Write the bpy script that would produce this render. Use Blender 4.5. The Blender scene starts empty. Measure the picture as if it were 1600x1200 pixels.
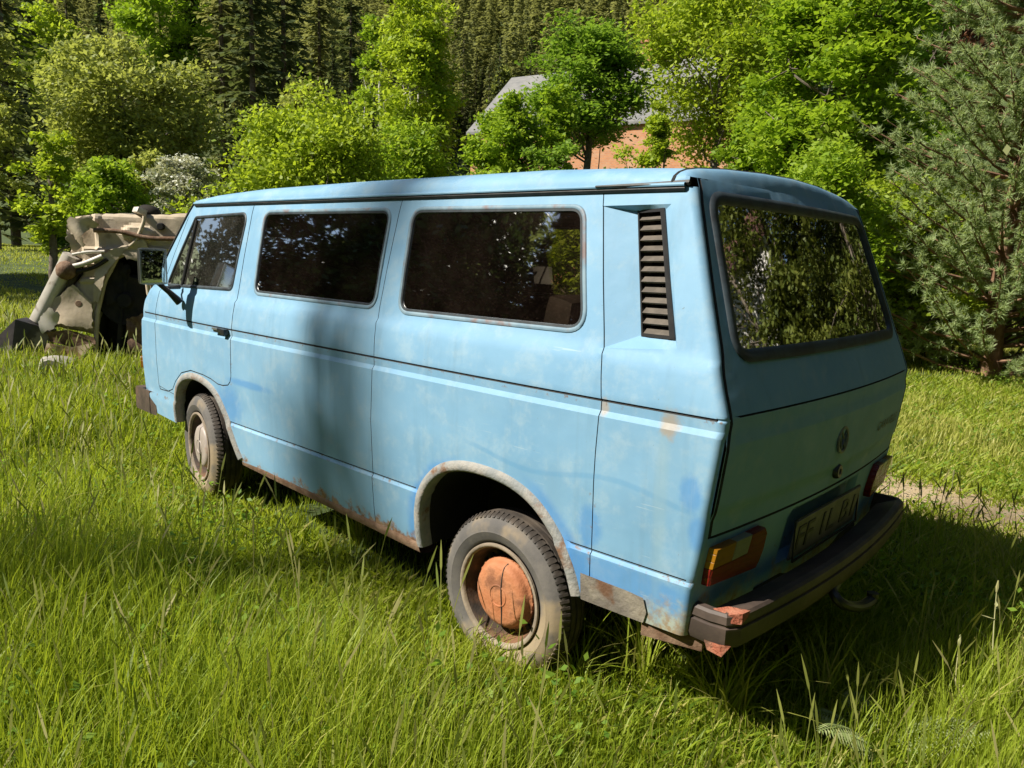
import bpy, bmesh, math, random
import numpy as np
from mathutils import Vector, Matrix
from mathutils.geometry import delaunay_2d_cdt

sc = bpy.context.scene
COL = sc.collection
R_ = math.radians

# ------------------------------------------------------------------ camera
CAM = np.array([-1.85600449, 2.85245169, 1.51896992])
CD = np.array([0.66494293, -0.72777535, -0.16791054])
CR = np.array([-0.73353257, -0.67866418, 0.0366729])
CU = np.array([0.1406445, -0.09878246, 0.98511987])
FPX = 1181.94
cam = bpy.data.cameras.new('camera')
cam.sensor_width = 36.0
cam.lens = FPX / 1600 * 36
cam.clip_start = 0.05
cam.clip_end = 3000
camo = bpy.data.objects.new('camera', cam)
M = Matrix.Identity(4)
for i in range(3):
    M[i][0] = CR[i]; M[i][1] = CU[i]; M[i][2] = -CD[i]; M[i][3] = CAM[i]
camo.matrix_world = M
COL.objects.link(camo)
sc.camera = camo

# ------------------------------------------------------------------ light
SUN = np.array([0.45, 0.89, 0.98]); SUN = SUN / np.linalg.norm(SUN)
SUN_EL = math.asin(SUN[2]); SUN_AZ = math.atan2(SUN[0], SUN[1])
w = bpy.data.worlds.new("World"); sc.world = w
w.use_nodes = True
nt = w.node_tree
bg = nt.nodes['Background']
sky = nt.nodes.new('ShaderNodeTexSky')
sky.sky_type = 'NISHITA'
sky.sun_disc = False
sky.sun_elevation = SUN_EL
sky.sun_rotation = SUN_AZ
sky.air_density = 1.0
sky.dust_density = 0.6
nt.links.new(sky.outputs[0], bg.inputs[0])
bg.inputs[1].default_value = 0.05
sun = bpy.data.lights.new('sun', 'SUN')
sun.energy = 5.0
sun.angle = R_(0.5)
sun.color = (1.0, 0.94, 0.82)
suno = bpy.data.objects.new('sun', sun)
suno.rotation_euler = Vector(SUN).to_track_quat('Z', 'Y').to_euler()
suno.location = (8, 16, 20)
COL.objects.link(suno)
sc.view_settings.view_transform = 'Standard'
sc.view_settings.look = 'None'
sc.view_settings.gamma = 1.0
sc.view_settings.exposure = 0.75
sc.cycles.max_bounces = 8
sc.cycles.transparent_max_bounces = 16
sc.cycles.use_denoising = True

RNG = np.random.default_rng(7)

# ------------------------------------------------------------------ helpers
def at(px, py, D):
    """point that photo pixel (px,py) shows at depth D along the view axis"""
    return CAM + D * (CD + CR * (px - 800) / FPX - CU * (py - 600) / FPX)

def mesh_obj(name, verts, faces, mats, parent=None, smooth=True, mi=None, attr=None, sharp=None):
    """faces: list of (array Mxk) blocks; attr: per-vertex float 'tint' (N,) ; mi: per-face material index"""
    verts = np.asarray(verts, dtype=np.float32).reshape(-1, 3)
    if isinstance(faces, np.ndarray): faces = [faces]
    if len(faces) and not isinstance(faces[0], np.ndarray):
        faces = [np.array(f, dtype=np.int32).reshape(1, -1) for f in faces]
    me = bpy.data.meshes.new(name)
    loops = np.concatenate([f.ravel() for f in faces]).astype(np.int32)
    tot = np.concatenate([np.full(len(f), f.shape[1], dtype=np.int32) for f in faces])
    start = np.concatenate([[0], np.cumsum(tot)[:-1]]).astype(np.int32)
    me.vertices.add(len(verts)); me.loops.add(len(loops)); me.polygons.add(len(tot))
    me.vertices.foreach_set('co', verts.ravel())
    me.loops.foreach_set('vertex_index', loops)
    me.polygons.foreach_set('loop_start', start)
    me.polygons.foreach_set('loop_total', tot)
    if not isinstance(mats, (list, tuple)): mats = [mats]
    for m in mats: me.materials.append(m)
    if mi is not None: me.polygons.foreach_set('material_index', np.asarray(mi, dtype=np.int32))
    me.update(calc_edges=True)
    me.validate()
    me.polygons.foreach_set('use_smooth', np.full(len(me.polygons), bool(smooth)))
    if attr is not None:
        a = me.attributes.new('tint', 'FLOAT', 'POINT')
        a.data.foreach_set('value', np.asarray(attr, dtype=np.float32))
    if sharp is not None: me.set_sharp_from_angle(angle=R_(sharp))
    me.update()
    o = bpy.data.objects.new(name, me)
    COL.objects.link(o)
    if parent is not None: o.parent = parent
    return o

def empty(name, loc=(0, 0, 0), rz=0.0):
    o = bpy.data.objects.new(name, None)
    o.location = loc; o.rotation_euler = (0, 0, rz)
    o.empty_display_size = 0.3
    COL.objects.link(o)
    return o

def tag(o, label=None, cat=None, group=None, kind=None):
    if label: o['label'] = label
    if cat: o['category'] = cat
    if group: o['group'] = group
    if kind: o['kind'] = kind
    return o

def copy_tree(o, parent=None):
    c = o.copy(); COL.objects.link(c)
    if parent is not None: c.parent = parent
    for ch in list(o.children): copy_tree(ch, c)
    return c

class Geo:
    """collects pieces into one mesh"""
    def __init__(s): s.v = []; s.f = []; s.n = 0; s.m = []
    def add(s, verts, faces, mi=0):
        verts = np.asarray(verts, float).reshape(-1, 3)
        for f in faces:
            s.f.append(tuple(int(i) + s.n for i in f)); s.m.append(mi)
        s.v.append(verts); s.n += len(verts)
        return s
    def grid(s, P, mi=0, flip=False, close_u=False, close_v=False):
        """P: (nu,nv,3)"""
        P = np.asarray(P, float); nu, nv = P.shape[:2]
        F = []
        for i in range(nu if close_u else nu - 1):
            for j in range(nv if close_v else nv - 1):
                a = i * nv + j; b = ((i + 1) % nu) * nv + j
                c = ((i + 1) % nu) * nv + (j + 1) % nv; d = i * nv + (j + 1) % nv
                F.append((a, d, c, b) if flip else (a, b, c, d))
        return s.add(P.reshape(-1, 3), F, mi)
    def box(s, c, size, rot=None, bev=0.0, mi=0):
        bm = bmesh.new(); bmesh.ops.create_cube(bm, size=1)
        bmesh.ops.scale(bm, vec=Vector(size), verts=bm.verts)
        if bev > 0: bmesh.ops.bevel(bm, geom=bm.edges[:], offset=bev, segments=2, affect='EDGES', profile=0.7)
        if rot is not None: bmesh.ops.transform(bm, matrix=Matrix(rot).to_4x4() if not isinstance(rot, Matrix) else rot.to_4x4(), verts=bm.verts)
        bmesh.ops.translate(bm, vec=Vector(c), verts=bm.verts)
        bm.verts.index_update()
        s.add([v.co[:] for v in bm.verts], [[v.index for v in f.verts] for f in bm.faces], mi)
        bm.free(); return s
    def tube(s, pts, rad, n=8, mi=0, cap=True):
        pts = np.asarray(pts, float); k = len(pts)
        rad = np.broadcast_to(np.asarray(rad, float), (k,))
        tg = np.gradient(pts, axis=0); tg /= np.linalg.norm(tg, axis=1)[:, None] + 1e-12
        up = np.array([0, 0, 1.0]) if abs(tg[0][2]) < .9 else np.array([1.0, 0, 0])
        a = np.cross(up, tg[0]); a /= np.linalg.norm(a)
        rings = []
        for i in range(k):
            a = a - tg[i] * (a @ tg[i]); a /= np.linalg.norm(a) + 1e-12
            b = np.cross(tg[i], a)
            th = np.arange(n) * 2 * np.pi / n
            rings.append(pts[i] + rad[i] * (np.cos(th)[:, None] * a + np.sin(th)[:, None] * b))
        P = np.array(rings)
        s.grid(P, mi, close_v=True, flip=True)
        if cap:
            base = s.n - k * n
            s.f.append(tuple(range(base, base + n))); s.m.append(mi)
            s.f.append(tuple(range(base + (k - 1) * n + n - 1, base + (k - 1) * n - 1, -1))); s.m.append(mi)
        return s
    def lathe(s, prof, n=48, mi=0, axis='y', c=(0, 0, 0), cols=None):
        """prof: list of (r, h); turned round the y axis"""
        prof = np.asarray(prof, float); th = np.arange(n) * 2 * np.pi / n
        P = np.empty((n, len(prof), 3))
        P[:, :, 0] = np.cos(th)[:, None] * prof[None, :, 0]
        P[:, :, 1] = prof[None, :, 1]
        P[:, :, 2] = np.sin(th)[:, None] * prof[None, :, 0]
        P += np.asarray(c, float)
        return s.grid(P, mi, close_u=True)
    def prism(s, poly, y0, y1, mi=0):
        """polygon in (x,z) extruded along y"""
        n = len(poly); A = [(p[0], y0, p[1]) for p in poly]; B = [(p[0], y1, p[1]) for p in poly]
        F = [tuple(range(n)), tuple(range(2 * n - 1, n - 1, -1))]
        for i in range(n): F.append((i, i + n, (i + 1) % n + n, (i + 1) % n))
        return s.add(A + B, F, mi)
    def build(s, name, mats, parent=None, smooth=True, sharp=35, fn=None):
        V = np.concatenate(s.v)
        if fn is not None: V = fn(V)
        o = mesh_obj(name, V, s.f, mats, parent, smooth, s.m, sharp=sharp if smooth else None)
        return o

def lin(c):
    return tuple(((v / 255) / 12.92 if v / 255 <= .04045 else ((v / 255 + .055) / 1.055) ** 2.4) for v in c)

# ------------------------------------------------------------------ materials
class NB:
    def __init__(s, name):
        s.m = bpy.data.materials.new(name); s.m.use_nodes = True
        s.t = s.m.node_tree; s.b = s.t.nodes['Principled BSDF']; s.out = s.t.nodes['Material Output']
        s._obj = None
    def n(s, typ, **kw):
        x = s.t.nodes.new(typ)
        for k, v in kw.items():
            if k.startswith('i_'):
                x.inputs[int(k[2:])].default_value = v
            else: setattr(x, k, v)
        return x
    def l(s, a, b): s.t.links.new(a, b)
    def obj(s):
        if s._obj is None: s._obj = s.n('ShaderNodeTexCoord').outputs['Object']
        return s._obj
    def noise(s, scale, detail=4, rough=.6, vec=None, stretch=None):
        x = s.n('ShaderNodeTexNoise'); x.inputs['Scale'].default_value = scale
        x.inputs['Detail'].default_value = detail; x.inputs['Roughness'].default_value = rough
        v = vec if vec is not None else s.obj()
        if stretch is not None:
            mp = s.n('ShaderNodeVectorMath', operation='MULTIPLY'); s.l(v, mp.inputs[0]); mp.inputs[1].default_value = stretch; v = mp.outputs[0]
        s.l(v, x.inputs['Vector']); return x.outputs['Fac']
    def ramp(s, v, a, b, lo=0.0, hi=1.0):
        x = s.n('ShaderNodeMapRange'); x.interpolation_type = 'SMOOTHSTEP'
        s.l(v, x.inputs[0]); x.inputs[1].default_value = a; x.inputs[2].default_value = b
        x.inputs[3].default_value = lo; x.inputs[4].default_value = hi; return x.outputs[0]
    def math(s, op, a, b=None):
        x = s.n('ShaderNodeMath', operation=op)
        for i, v in enumerate((a, b)):
            if v is None: continue
            if isinstance(v, (int, float)): x.inputs[i].default_value = v
            else: s.l(v, x.inputs[i])
        return x.outputs[0]
    def mix(s, fac, a, b):
        x = s.n('ShaderNodeMix', data_type='RGBA')
        for i, v in ((0, fac), (6, a), (7, b)):
            if isinstance(v, (int, float)): x.inputs[i].default_value = v
            elif isinstance(v, tuple): x.inputs[i].default_value = (*v[:3], 1)
            else: s.l(v, x.inputs[i])
        return x.outputs[2]
    def ell(s, cx, cz, rx, rz, soft=.3, nz=None, namp=.5):
        a = s.n('ShaderNodeVectorMath', operation='SUBTRACT'); s.l(s.obj(), a.inputs[0]); a.inputs[1].default_value = (cx, 0, cz)
        b = s.n('ShaderNodeVectorMath', operation='MULTIPLY'); s.l(a.outputs[0], b.inputs[0]); b.inputs[1].default_value = (1 / rx, 0, 1 / rz)
        c = s.n('ShaderNodeVectorMath', operation='LENGTH'); s.l(b.outputs[0], c.inputs[0])
        v = c.outputs['Value']
        if nz is not None: v = s.math('ADD', v, s.math('MULTIPLY', s.math('SUBTRACT', nz, .5), namp * 2))
        return s.ramp(v, 1 - soft, 1 + soft, 1, 0)
    def bump(s, h, strength=.3, dist=.01):
        x = s.n('ShaderNodeBump'); x.inputs['Strength'].default_value = strength; x.inputs['Distance'].default_value = dist
        s.l(h, x.inputs['Height']); s.l(x.outputs[0], s.b.inputs['Normal'])
    def base(s, c):
        if isinstance(c, tuple): s.b.inputs['Base Color'].default_value = (*c[:3], 1)
        else: s.l(c, s.b.inputs['Base Color'])
    def set(s, **kw):
        for k, v in kw.items(): 
            k = k.replace('_', ' ')
            if isinstance(v, (int, float)): s.b.inputs[k].default_value = v
            else: s.l(v, s.b.inputs[k])

def mat_mottled(name, a, b, scale=8, rough=.7, metal=0.0, bump=.0, c=None, cscale=2.5, cth=(.55, .7)):
    m = NB(name)
    col = m.mix(m.ramp(m.noise(scale), .35, .65), a, b)
    if c is not None: col = m.mix(m.ramp(m.noise(cscale, 6), *cth), col, c)
    m.base(col); m.set(Roughness=rough, Metallic=metal)
    if bump: m.bump(m.noise(scale * 4), bump, .01)
    return m.m

def mat_leaf(name, a, b, c, trans=.45, rough=.5):
    m = NB(name)
    at_ = m.n('ShaderNodeAttribute', attribute_name='tint')
    f = at_.outputs['Fac']
    col = m.mix(m.ramp(f, 0, .5), a, b); col = m.mix(m.ramp(f, .5, 1.0), col, c)
    m.base(col); m.set(Roughness=rough); m.b.inputs['Specular IOR Level'].default_value = .25
    tr = m.n('ShaderNodeBsdfTranslucent'); 
    tc = m.mix(.5, col, (min(1, b[0] * 1.6), min(1, b[1] * 1.45), b[2] * .6)); m.l(tc, tr.inputs[0])
    mx = m.n('ShaderNodeMixShader'); mx.inputs[0].default_value = trans
    m.l(m.b.outputs[0], mx.inputs[1]); m.l(tr.outputs[0], mx.inputs[2]); m.l(mx.outputs[0], m.out.inputs[0])
    return m.m

def mat_glass(name, tint, dust=.05, dustcol=(.25, .22, .18), rough=.02):
    m = NB(name)
    t = m.n('ShaderNodeBsdfTransparent'); t.inputs[0].default_value = (*tint, 1)
    g = m.n('ShaderNodeBsdfGlossy'); g.inputs['Roughness'].default_value = rough
    fr = m.n('ShaderNodeFresnel'); fr.inputs[0].default_value = 1.5
    mx = m.n('ShaderNodeMixShader'); m.l(fr.outputs[0], mx.inputs[0]); m.l(t.outputs[0], mx.inputs[1]); m.l(g.outputs[0], mx.inputs[2])
    d = m.n('ShaderNodeBsdfDiffuse'); d.inputs[0].default_value = (*dustcol, 1)
    sp = m.ramp(m.noise(170, 3, .7), .55, .75, 0, dust * 4)
    sp2 = m.math('ADD', sp, m.ramp(m.noise(5, 5), .35, .8, dust * .3, dust * 1.4))
    mx2 = m.n('ShaderNodeMixShader'); m.l(sp2, mx2.inputs[0]); m.l(mx.outputs[0], mx2.inputs[1]); m.l(d.outputs[0], mx2.inputs[2])
    m.l(mx2.outputs[0], m.out.inputs[0]); 
    return m.m

BLUE = (.205, .375, .53); BLUE2 = (.155, .315, .475); TOUCH = (.05, .21, .50)
def mat_paint(name, side=True):
    m = NB(name)
    n1 = m.noise(1.6, 5); n2 = m.noise(9, 6, .7); n3 = m.noise(30, 5, .7)
    col = m.mix(m.ramp(n1, .3, .7), BLUE, BLUE2)
    col = m.mix(m.math('MULTIPLY', m.ramp(n2, .46, .70), .55), col, (.30, .425, .51))   # chalky fading
    geo = m.n('ShaderNodeNewGeometry')
    sp = m.n('ShaderNodeSeparateXYZ'); m.l(m.obj(), sp.inputs[0]); X, Y, Z = sp.outputs
    if side:
        for (cx, cz, rx, rz, s_) in ((-.44, .64, .045, .07, .35), (-.52, .49, .32, .06, .3),
                                     (-.36, .45, .10, .13, .4), (.40, .48, .05, .14, .4), (1.78, .80, .20, .018, .5), (2.0, .66, .12, .10, .5), (-.80, .84, .035, .055, .4), (-.83, .72, .03, .05, .4)):
            col = m.mix(m.math('MULTIPLY', m.ell(cx, cz, rx, rz, s_, n2, .6), .55), col, TOUCH)
        ar_ = m.n('ShaderNodeVectorMath', operation='SUBTRACT'); m.l(m.obj(), ar_.inputs[0]); ar_.inputs[1].default_value = (.02, 0, .34)
        ab_ = m.n('ShaderNodeVectorMath', operation='MULTIPLY'); m.l(ar_.outputs[0], ab_.inputs[0]); ab_.inputs[1].default_value = (1 / .40, 0, 1 / .375)
        ac_ = m.n('ShaderNodeVectorMath', operation='LENGTH'); m.l(ab_.outputs[0], ac_.inputs[0])
        rr_ = m.math('ADD', ac_.outputs['Value'], m.math('MULTIPLY', m.math('SUBTRACT', n1, .5), -.45))
        halo = m.math('MULTIPLY', m.ramp(rr_, 1.10, 1.20, 1, 0), m.ramp(m.math('ABSOLUTE', m.math('SUBTRACT', X, .02)), .12, .30))
        col = m.mix(m.math('MULTIPLY', halo, .70), col, TOUCH)
        # wavy brushed line of a past repair
        wv = m.math('SUBTRACT', Z, m.math('ADD', .80, m.math('MULTIPLY', m.math('SINE', m.math('MULTIPLY', X, 9.0)), .022)))
        wl = m.ramp(m.math('ABSOLUTE', wv), .004, .014, 1, 0)
        wl = m.math('MULTIPLY', wl, m.math('MULTIPLY', m.ramp(X, -.86, -.75), m.ramp(X, .05, .2, 1, 0)))
        col = m.mix(m.math('MULTIPLY', wl, .45), col, (.10, .27, .46))
        # filler drip and rust under the waist seam
        col = m.mix(m.math('MULTIPLY', m.ell(-.70, .80, .022, .30, .5, n2, .5), .5), col, (.21, .34, .42))
        col = m.mix(m.math('MULTIPLY', m.ell(-.712, 1.035, .030, .038, .5, n3, .9), .65), col, (.34, .23, .12))
        col = m.mix(m.math('MULTIPLY', m.ell(-.475, 1.05, .015, .03, .5, n3, .6), .6), col, (.42, .30, .18))
        # rust creeping up from the sill
        h = m.math('ADD', Z, m.math('MULTIPLY', m.math('SUBTRACT', n2, .5), -.42))
        low = m.ramp(h, .318, .375, 1, 0)
        rust = m.mix(m.ramp(n3, .35, .65), (.16, .075, .03), (.34, .22, .13))
        col = m.mix(low, col, rust)
        q = m.math('MULTIPLY', m.ramp(X, -.55, -.68), m.ramp(m.math('ADD', Z, m.math('MULTIPLY', m.math('SUBTRACT', n2, .5), -.35)), .40, .50, 1, 0))
        col = m.mix(m.math('MULTIPLY', q, .9), col, m.mix(m.ramp(n3, .4, .6), (.30, .20, .09), (.36, .38, .30)))
        chips = m.math('MULTIPLY', m.ramp(m.noise(24, 4, .8), .70, .74), m.ramp(Z, .75, .5))
        col = m.mix(chips, col, (.20, .11, .06))
    # grime streaks washed down from seams and window corners, fine scratches
    st = m.ramp(m.noise(1.0, 5, .6, stretch=(15, 15, .9)), .52, .78)
    col = m.mix(m.math('MULTIPLY', st, .30), col, (.12, .22, .30))
    st2 = m.ramp(m.noise(1.0, 4, .7, stretch=(26, 26, 1.6)), .60, .80)
    col = m.mix(m.math('MULTIPLY', st2, .28), col, (.27, .38, .45))
    sc_ = m.ramp(m.noise(1.0, 2, .5, stretch=(5, 5, 95)), .735, .75)
    col = m.mix(m.math('MULTIPLY', sc_, m.ramp(n1, .45, .6, 0, .45)), col, (.36, .46, .52))
    if side:
        for z0 in (1.066, .5555):
            sm = m.ramp(m.math('ABSOLUTE', m.math('SUBTRACT', Z, z0)), .003, .018, 1, 0)
            col = m.mix(m.math('MULTIPLY', sm, m.ramp(n3, .55, .66, 0, .8)), col, (.20, .12, .07))
        for x0 in (.724, -.452, 1.955):
            sm = m.ramp(m.math('ABSOLUTE', m.math('SUBTRACT', X, x0)), .004, .022, 1, 0)
            col = m.mix(m.math('MULTIPLY', sm, m.math('MULTIPLY', m.ramp(n3, .56, .68, 0, .7), m.ramp(Z, 1.2, .7))), col, (.19, .13, .09))
    spk = m.ramp(m.noise(85, 2, .5), .755, .79)
    col = m.mix(m.math('MULTIPLY', spk, .6), col, (.12, .14, .13))
    dirt = m.ramp(m.noise(3.0, 6, .7, stretch=(1, 1, .35)), .5, .85, 0, .22)
    col = m.mix(dirt, col, (.26, .33, .34))
    m.base(col); m.set(Roughness=m.ramp(n2, .3, .7, .52, .75))
    m.b.inputs['Specular IOR Level'].default_value = .35
    m.bump(m.math('ADD', m.noise(2.2, 3), m.math('MULTIPLY', m.noise(6.5, 4), .18)), .26, .035)
    return m.m

PAINT = mat_paint('faded_blue_paint'); PAINT_T = mat_paint('faded_blue_tailgate_paint', False)
GAP = mat_mottled('seam_dirt', (.012, .013, .014), (.03, .028, .026), 40, .8)
RUBBER_SHADE = mat_mottled('rubber_and_gap_shade', (.012, .012, .013), (.03, .03, .03), 20, .55, bump=.1)
SEAL = mat_mottled('painted_window_rubber', (.13, .22, .29), (.19, .28, .34), 14, .6, c=(.17, .13, .13), cscale=9, cth=(.50, .68))
SEALB = mat_mottled('dark_window_rubber', (.018, .022, .026), (.035, .05, .06), 14, .5)
GLASS = mat_glass('tinted_dusty_glass', (.60, .52, .43), .030, (.17, .11, .085))
GLASS_S = mat_glass('clear_dusty_glass', (.80, .78, .72), .02, (.22, .18, .14))
GLASS_F = mat_glass('door_glass', (.50, .50, .46), .07, (.35, .33, .27))
GLASS_R = mat_glass('rear_glass', (.12, .12, .09), .012)
TRIM = mat_mottled('brown_trim', (.025, .016, .011), (.045, .028, .020), 6, .8)
CURTAIN = mat_mottled('rust_brown_cloth', (.07, .026, .018), (.05, .018, .013), 4, .9)
SEATM = mat_mottled('dark_seat_vinyl', (.012, .011, .010), (.025, .02, .018), 12, .6)
DARK = mat_mottled('underbody_black', (.010, .010, .010), (.03, .024, .018), 5, .9)
WELL = mat_mottled('wheel_well_black', (.004, .0035, .0025), (.010, .0085, .005), 5, .95)  # even, nearly black inside of the wheel wells
LIP = mat_mottled('arch_primer', (.21, .22, .22), (.30, .285, .26), 16, .75, c=(.17, .09, .05), cscale=11, cth=(.55, .70), bump=.5)
RUSTM = mat_mottled('rusty_steel', (.13, .07, .04), (.22, .14, .09), 12, .9, bump=.5, c=(.08, .045, .03), cscale=5)
PATCH = mat_mottled('bare_corner_panel', (.15, .13, .11), (.24, .21, .165), 11, .8, bump=.5, c=(.13, .065, .035), cscale=9, cth=(.48, .64))
HUB = mat_mottled('orange_hubcap', (.38, .135, .055), (.45, .19, .09), 9, .75, bump=.5, c=(.22, .085, .04), cscale=9, cth=(.5, .64))
HUBW = mat_mottled('pale_hubcap', (.27, .225, .20), (.36, .31, .28), 7, .5, c=(.28, .16, .10), cscale=6)
RIMM = mat_mottled('rusty_black_rim', (.030, .022, .017), (.075, .042, .025), 14, .8, bump=.3, c=(.17, .08, .04), cscale=5, cth=(.52, .66))
RIMD = mat_mottled('rim_slots', (.008, .008, .008), (.02, .017, .014), 10, .9)
RIML = mat_mottled('dusty_rim_lip', (.20, .16, .12), (.30, .24, .18), 10, .8, bump=.3)
BUMPER = mat_mottled('weathered_bumper', (.050, .036, .030), (.095, .066, .052), 6, .6, bump=.15, c=(.12, .07, .05), cscale=3)
REDRUST = mat_mottled('red_rusted_edge', (.34, .10, .055), (.42, .18, .11), 22, .9, bump=.6, c=(.16, .08, .05), cscale=18, cth=(.5, .6))
def lens_mat(name, c):
    m = NB(name); sp = m.n('ShaderNodeSeparateXYZ'); m.l(m.obj(), sp.inputs[0])
    rib = m.math('ABSOLUTE', m.math('SINE', m.math('MULTIPLY', sp.outputs[1], 520.0)))
    band = m.ramp(m.math('ABSOLUTE', m.math('SINE', m.math('MULTIPLY', sp.outputs[2], 120.0))), .0, .25)
    d = m.mix(m.ramp(m.noise(22, 5), .4, .75, 0, .5), c, tuple(v * .45 + .02 for v in c))
    m.base(m.mix(m.math('MULTIPLY', rib, .45), tuple(v * .5 for v in c), d)); m.set(Roughness=.22); m.bump(m.math('ADD', rib, band), .5, .003); return m.m
AMBER = lens_mat('amber_lens', (.40, .17, .012)); CLEARL = lens_mat('clear_lens', (.36, .37, .28)); REDL = lens_mat('red_lens', (.24, .014, .012))
PLATE = mat_mottled('dull_plate', (.095, .088, .08), (.14, .13, .115), 15, .5)
PLETTER = mat_mottled('plate_black', (.012, .012, .012), (.02, .02, .02), 15, .5)
BLACKP = mat_mottled('black_plastic', (.012, .012, .013), (.022, .022, .022), 15, .4)
CHROMED = mat_mottled('grimy_metal', (.10, .11, .11), (.22, .23, .23), 30, .5, .4)
CHROME = mat_mottled('dull_metal', (.45, .45, .45), (.55, .55, .54), 15, .3, .8)
LOUVRE = mat_mottled('dusty_louvre', (.085, .072, .058), (.13, .11, .088), 20, .7)
CLIGHT = mat_mottled('headlamp_glass', (.55, .55, .52), (.6, .6, .58), 15, .15)
def mirror_mat():
    m = NB('mirror_silver'); m.base((.75, .76, .74)); m.set(Metallic=1.0, Roughness=.04); return m.m
MIRROR = mirror_mat()
def tyre_mat():
    m = NB('dusty_tyre')
    n = m.noise(7, 6, .65); n2 = m.noise(3.2, 4)
    col = m.mix(m.ramp(n, .3, .7), (.085, .080, .078), (.15, .135, .12))
    col = m.mix(m.ramp(n2, .5, .62, 0, .85), col, (.29, .22, .135))
    gv = m.n('ShaderNodeVectorMath', operation='MULTIPLY'); m.l(m.obj(), gv.inputs[0]); gv.inputs[1].default_value = (1, 0, 1)
    gl = m.n('ShaderNodeVectorMath', operation='LENGTH'); m.l(gv.outputs[0], gl.inputs[0])
    col = m.mix(m.ramp(gl.outputs['Value'], .298, .312), col, m.mix(m.ramp(n, .4, .7), (.030, .024, .020), (.085, .065, .048)))
    m.base(col); m.set(Roughness=.85); m.bump(m.noise(60), .2, .005); return m.m
TYRE = tyre_mat()

# ------------------------------------------------------------------ ground
DH = np.array([CD[0], CD[1]]); DH /= np.linalg.norm(DH)
RH = np.array([-0.734, -0.679]); RH /= np.linalg.norm(RH)
def smooth(t): t = np.clip(t, 0, 1); return t * t * (3 - 2 * t)
def vnoise(x, y, s, seed=0):
    x = np.asarray(x, float) / s; y = np.asarray(y, float) / s
    xi = np.floor(x).astype(np.int64); yi = np.floor(y).astype(np.int64); fx = x - xi; fy = y - yi
    def h(a, b):
        v = (a * 374761393 + b * 668265263 + seed * 974634777) & 0xffffffff
        v = ((v ^ (v >> 13)) * 1274126177) & 0xffffffff
        return ((v ^ (v >> 16)) & 0xffff) / 65535.0
    fx = fx * fx * (3 - 2 * fx); fy = fy * fy * (3 - 2 * fy)
    return (h(xi, yi) * (1 - fx) + h(xi + 1, yi) * fx) * (1 - fy) + (h(xi, yi + 1) * (1 - fx) + h(xi + 1, yi + 1) * fx) * fy
def gz(x, y):
    x = np.asarray(x, float); y = np.asarray(y, float)
    z = -.06 + .028 * np.clip(x, -2.5, 2.5) + .05 * (vnoise(x, y, 2.3, 3) - .5)
    s = (x - CAM[0]) * DH[0] + (y - CAM[1]) * DH[1]
    t = (x - CAM[0]) * RH[0] + (y - CAM[1]) * RH[1]
    k = np.clip(s - 112, 0, None)
    z = z + np.where(k < 20, k * k / 40, k - 10) * .50 * (1 + .12 * np.sin(t / 60)) + (vnoise(x, y, 40, 5) - .5) * 10 * smooth((s - 112) / 60)
    z = z + .9 * smooth((s - 14) / 30) * smooth((-t - 2) / 12)
    return z
TRACK_Y = -2.9
def track(x, y):
    c = TRACK_Y - .04 * (x + .5) + .12 * np.sin(x * .6)
    return np.exp(-((y - c) / .50) ** 2)

def ground_mat():
    m = NB('meadow_soil')
    sp = m.n('ShaderNodeTexCoord').outputs['Object']
    n = m.noise(1.2, 6, .65, sp); n2 = m.noise(14, 5, .7, sp)
    col = m.mix(m.ramp(n, .3, .7), (.035, .060, .012), (.075, .105, .020))
    col = m.mix(m.ramp(n2, .5, .75, 0, .7), col, (.085, .070, .035))
    m.base(col); m.set(Roughness=.95); m.bump(n2, .6, .05); return m.m
def path_mat():
    m = NB('dry_track_earth')
    n = m.noise(3, 6, .65); n2 = m.noise(35, 5, .7)
    col = m.mix(m.ramp(n, .3, .7), (.38, .27, .15), (.46, .35, .21)); col = m.mix(m.ramp(n2, .5, .7), col, (.46, .40, .30))
    m.base(col); m.set(Roughness=.95); m.bump(n2, .7, .03); return m.m
def build_ground():
    # one sheet: fine near the camera, coarse far away, polar layout about the camera foot
    rad = np.concatenate([np.linspace(.0, 16, 90), 16 * 1.075 ** np.arange(1, 62)])
    th = np.linspace(0, 2 * np.pi, 181)[:-1]
    X = CAM[0] + rad[:, None] * np.cos(th)[None]; Y = CAM[1] + rad[:, None] * np.sin(th)[None]
    P = np.stack([X, Y, gz(X, Y)], -1)
    nr, na = X.shape
    i, j = np.meshgrid(np.arange(nr - 1), np.arange(na), indexing='ij')
    F = np.stack([i * na + j, (i + 1) * na + j, (i + 1) * na + (j + 1) % na, i * na + (j + 1) % na], -1).reshape(-1, 4)
    o = mesh_obj('ground', P.reshape(-1, 3), F, ground_mat()); tag(o, kind='structure')
    # the trodden earth track beside the van
    xs = np.linspace(-12, 14, 140); wv = np.linspace(-1, 1, 9)
    cc = TRACK_Y - .04 * (xs + .5) + .12 * np.sin(xs * .6)
    wd = .62 + .22 * (vnoise(xs, xs * 0, .9, 11) - .5)
    Xp = np.repeat(xs[:, None], 9, 1); Yp = cc[:, None] + wv[None] * wd[:, None]
    Zp = gz(Xp, Yp) + .012 * (1 - wv[None] ** 2) + .004
    g = Geo().grid(np.stack([Xp, Yp, Zp], -1)); po = g.build('path', path_mat()); tag(po, kind='structure')
build_ground()

def ground_at(px, py):
    v = CD + CR * (px - 800) / FPX - CU * (py - 600) / FPX; q = CAM.copy(); z = 0.0
    for _ in range(30):
        q = CAM + v * (z - CAM[2]) / v[2]; z = float(gz(q[0], q[1]))
    return np.array([q[0], q[1], z])

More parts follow.
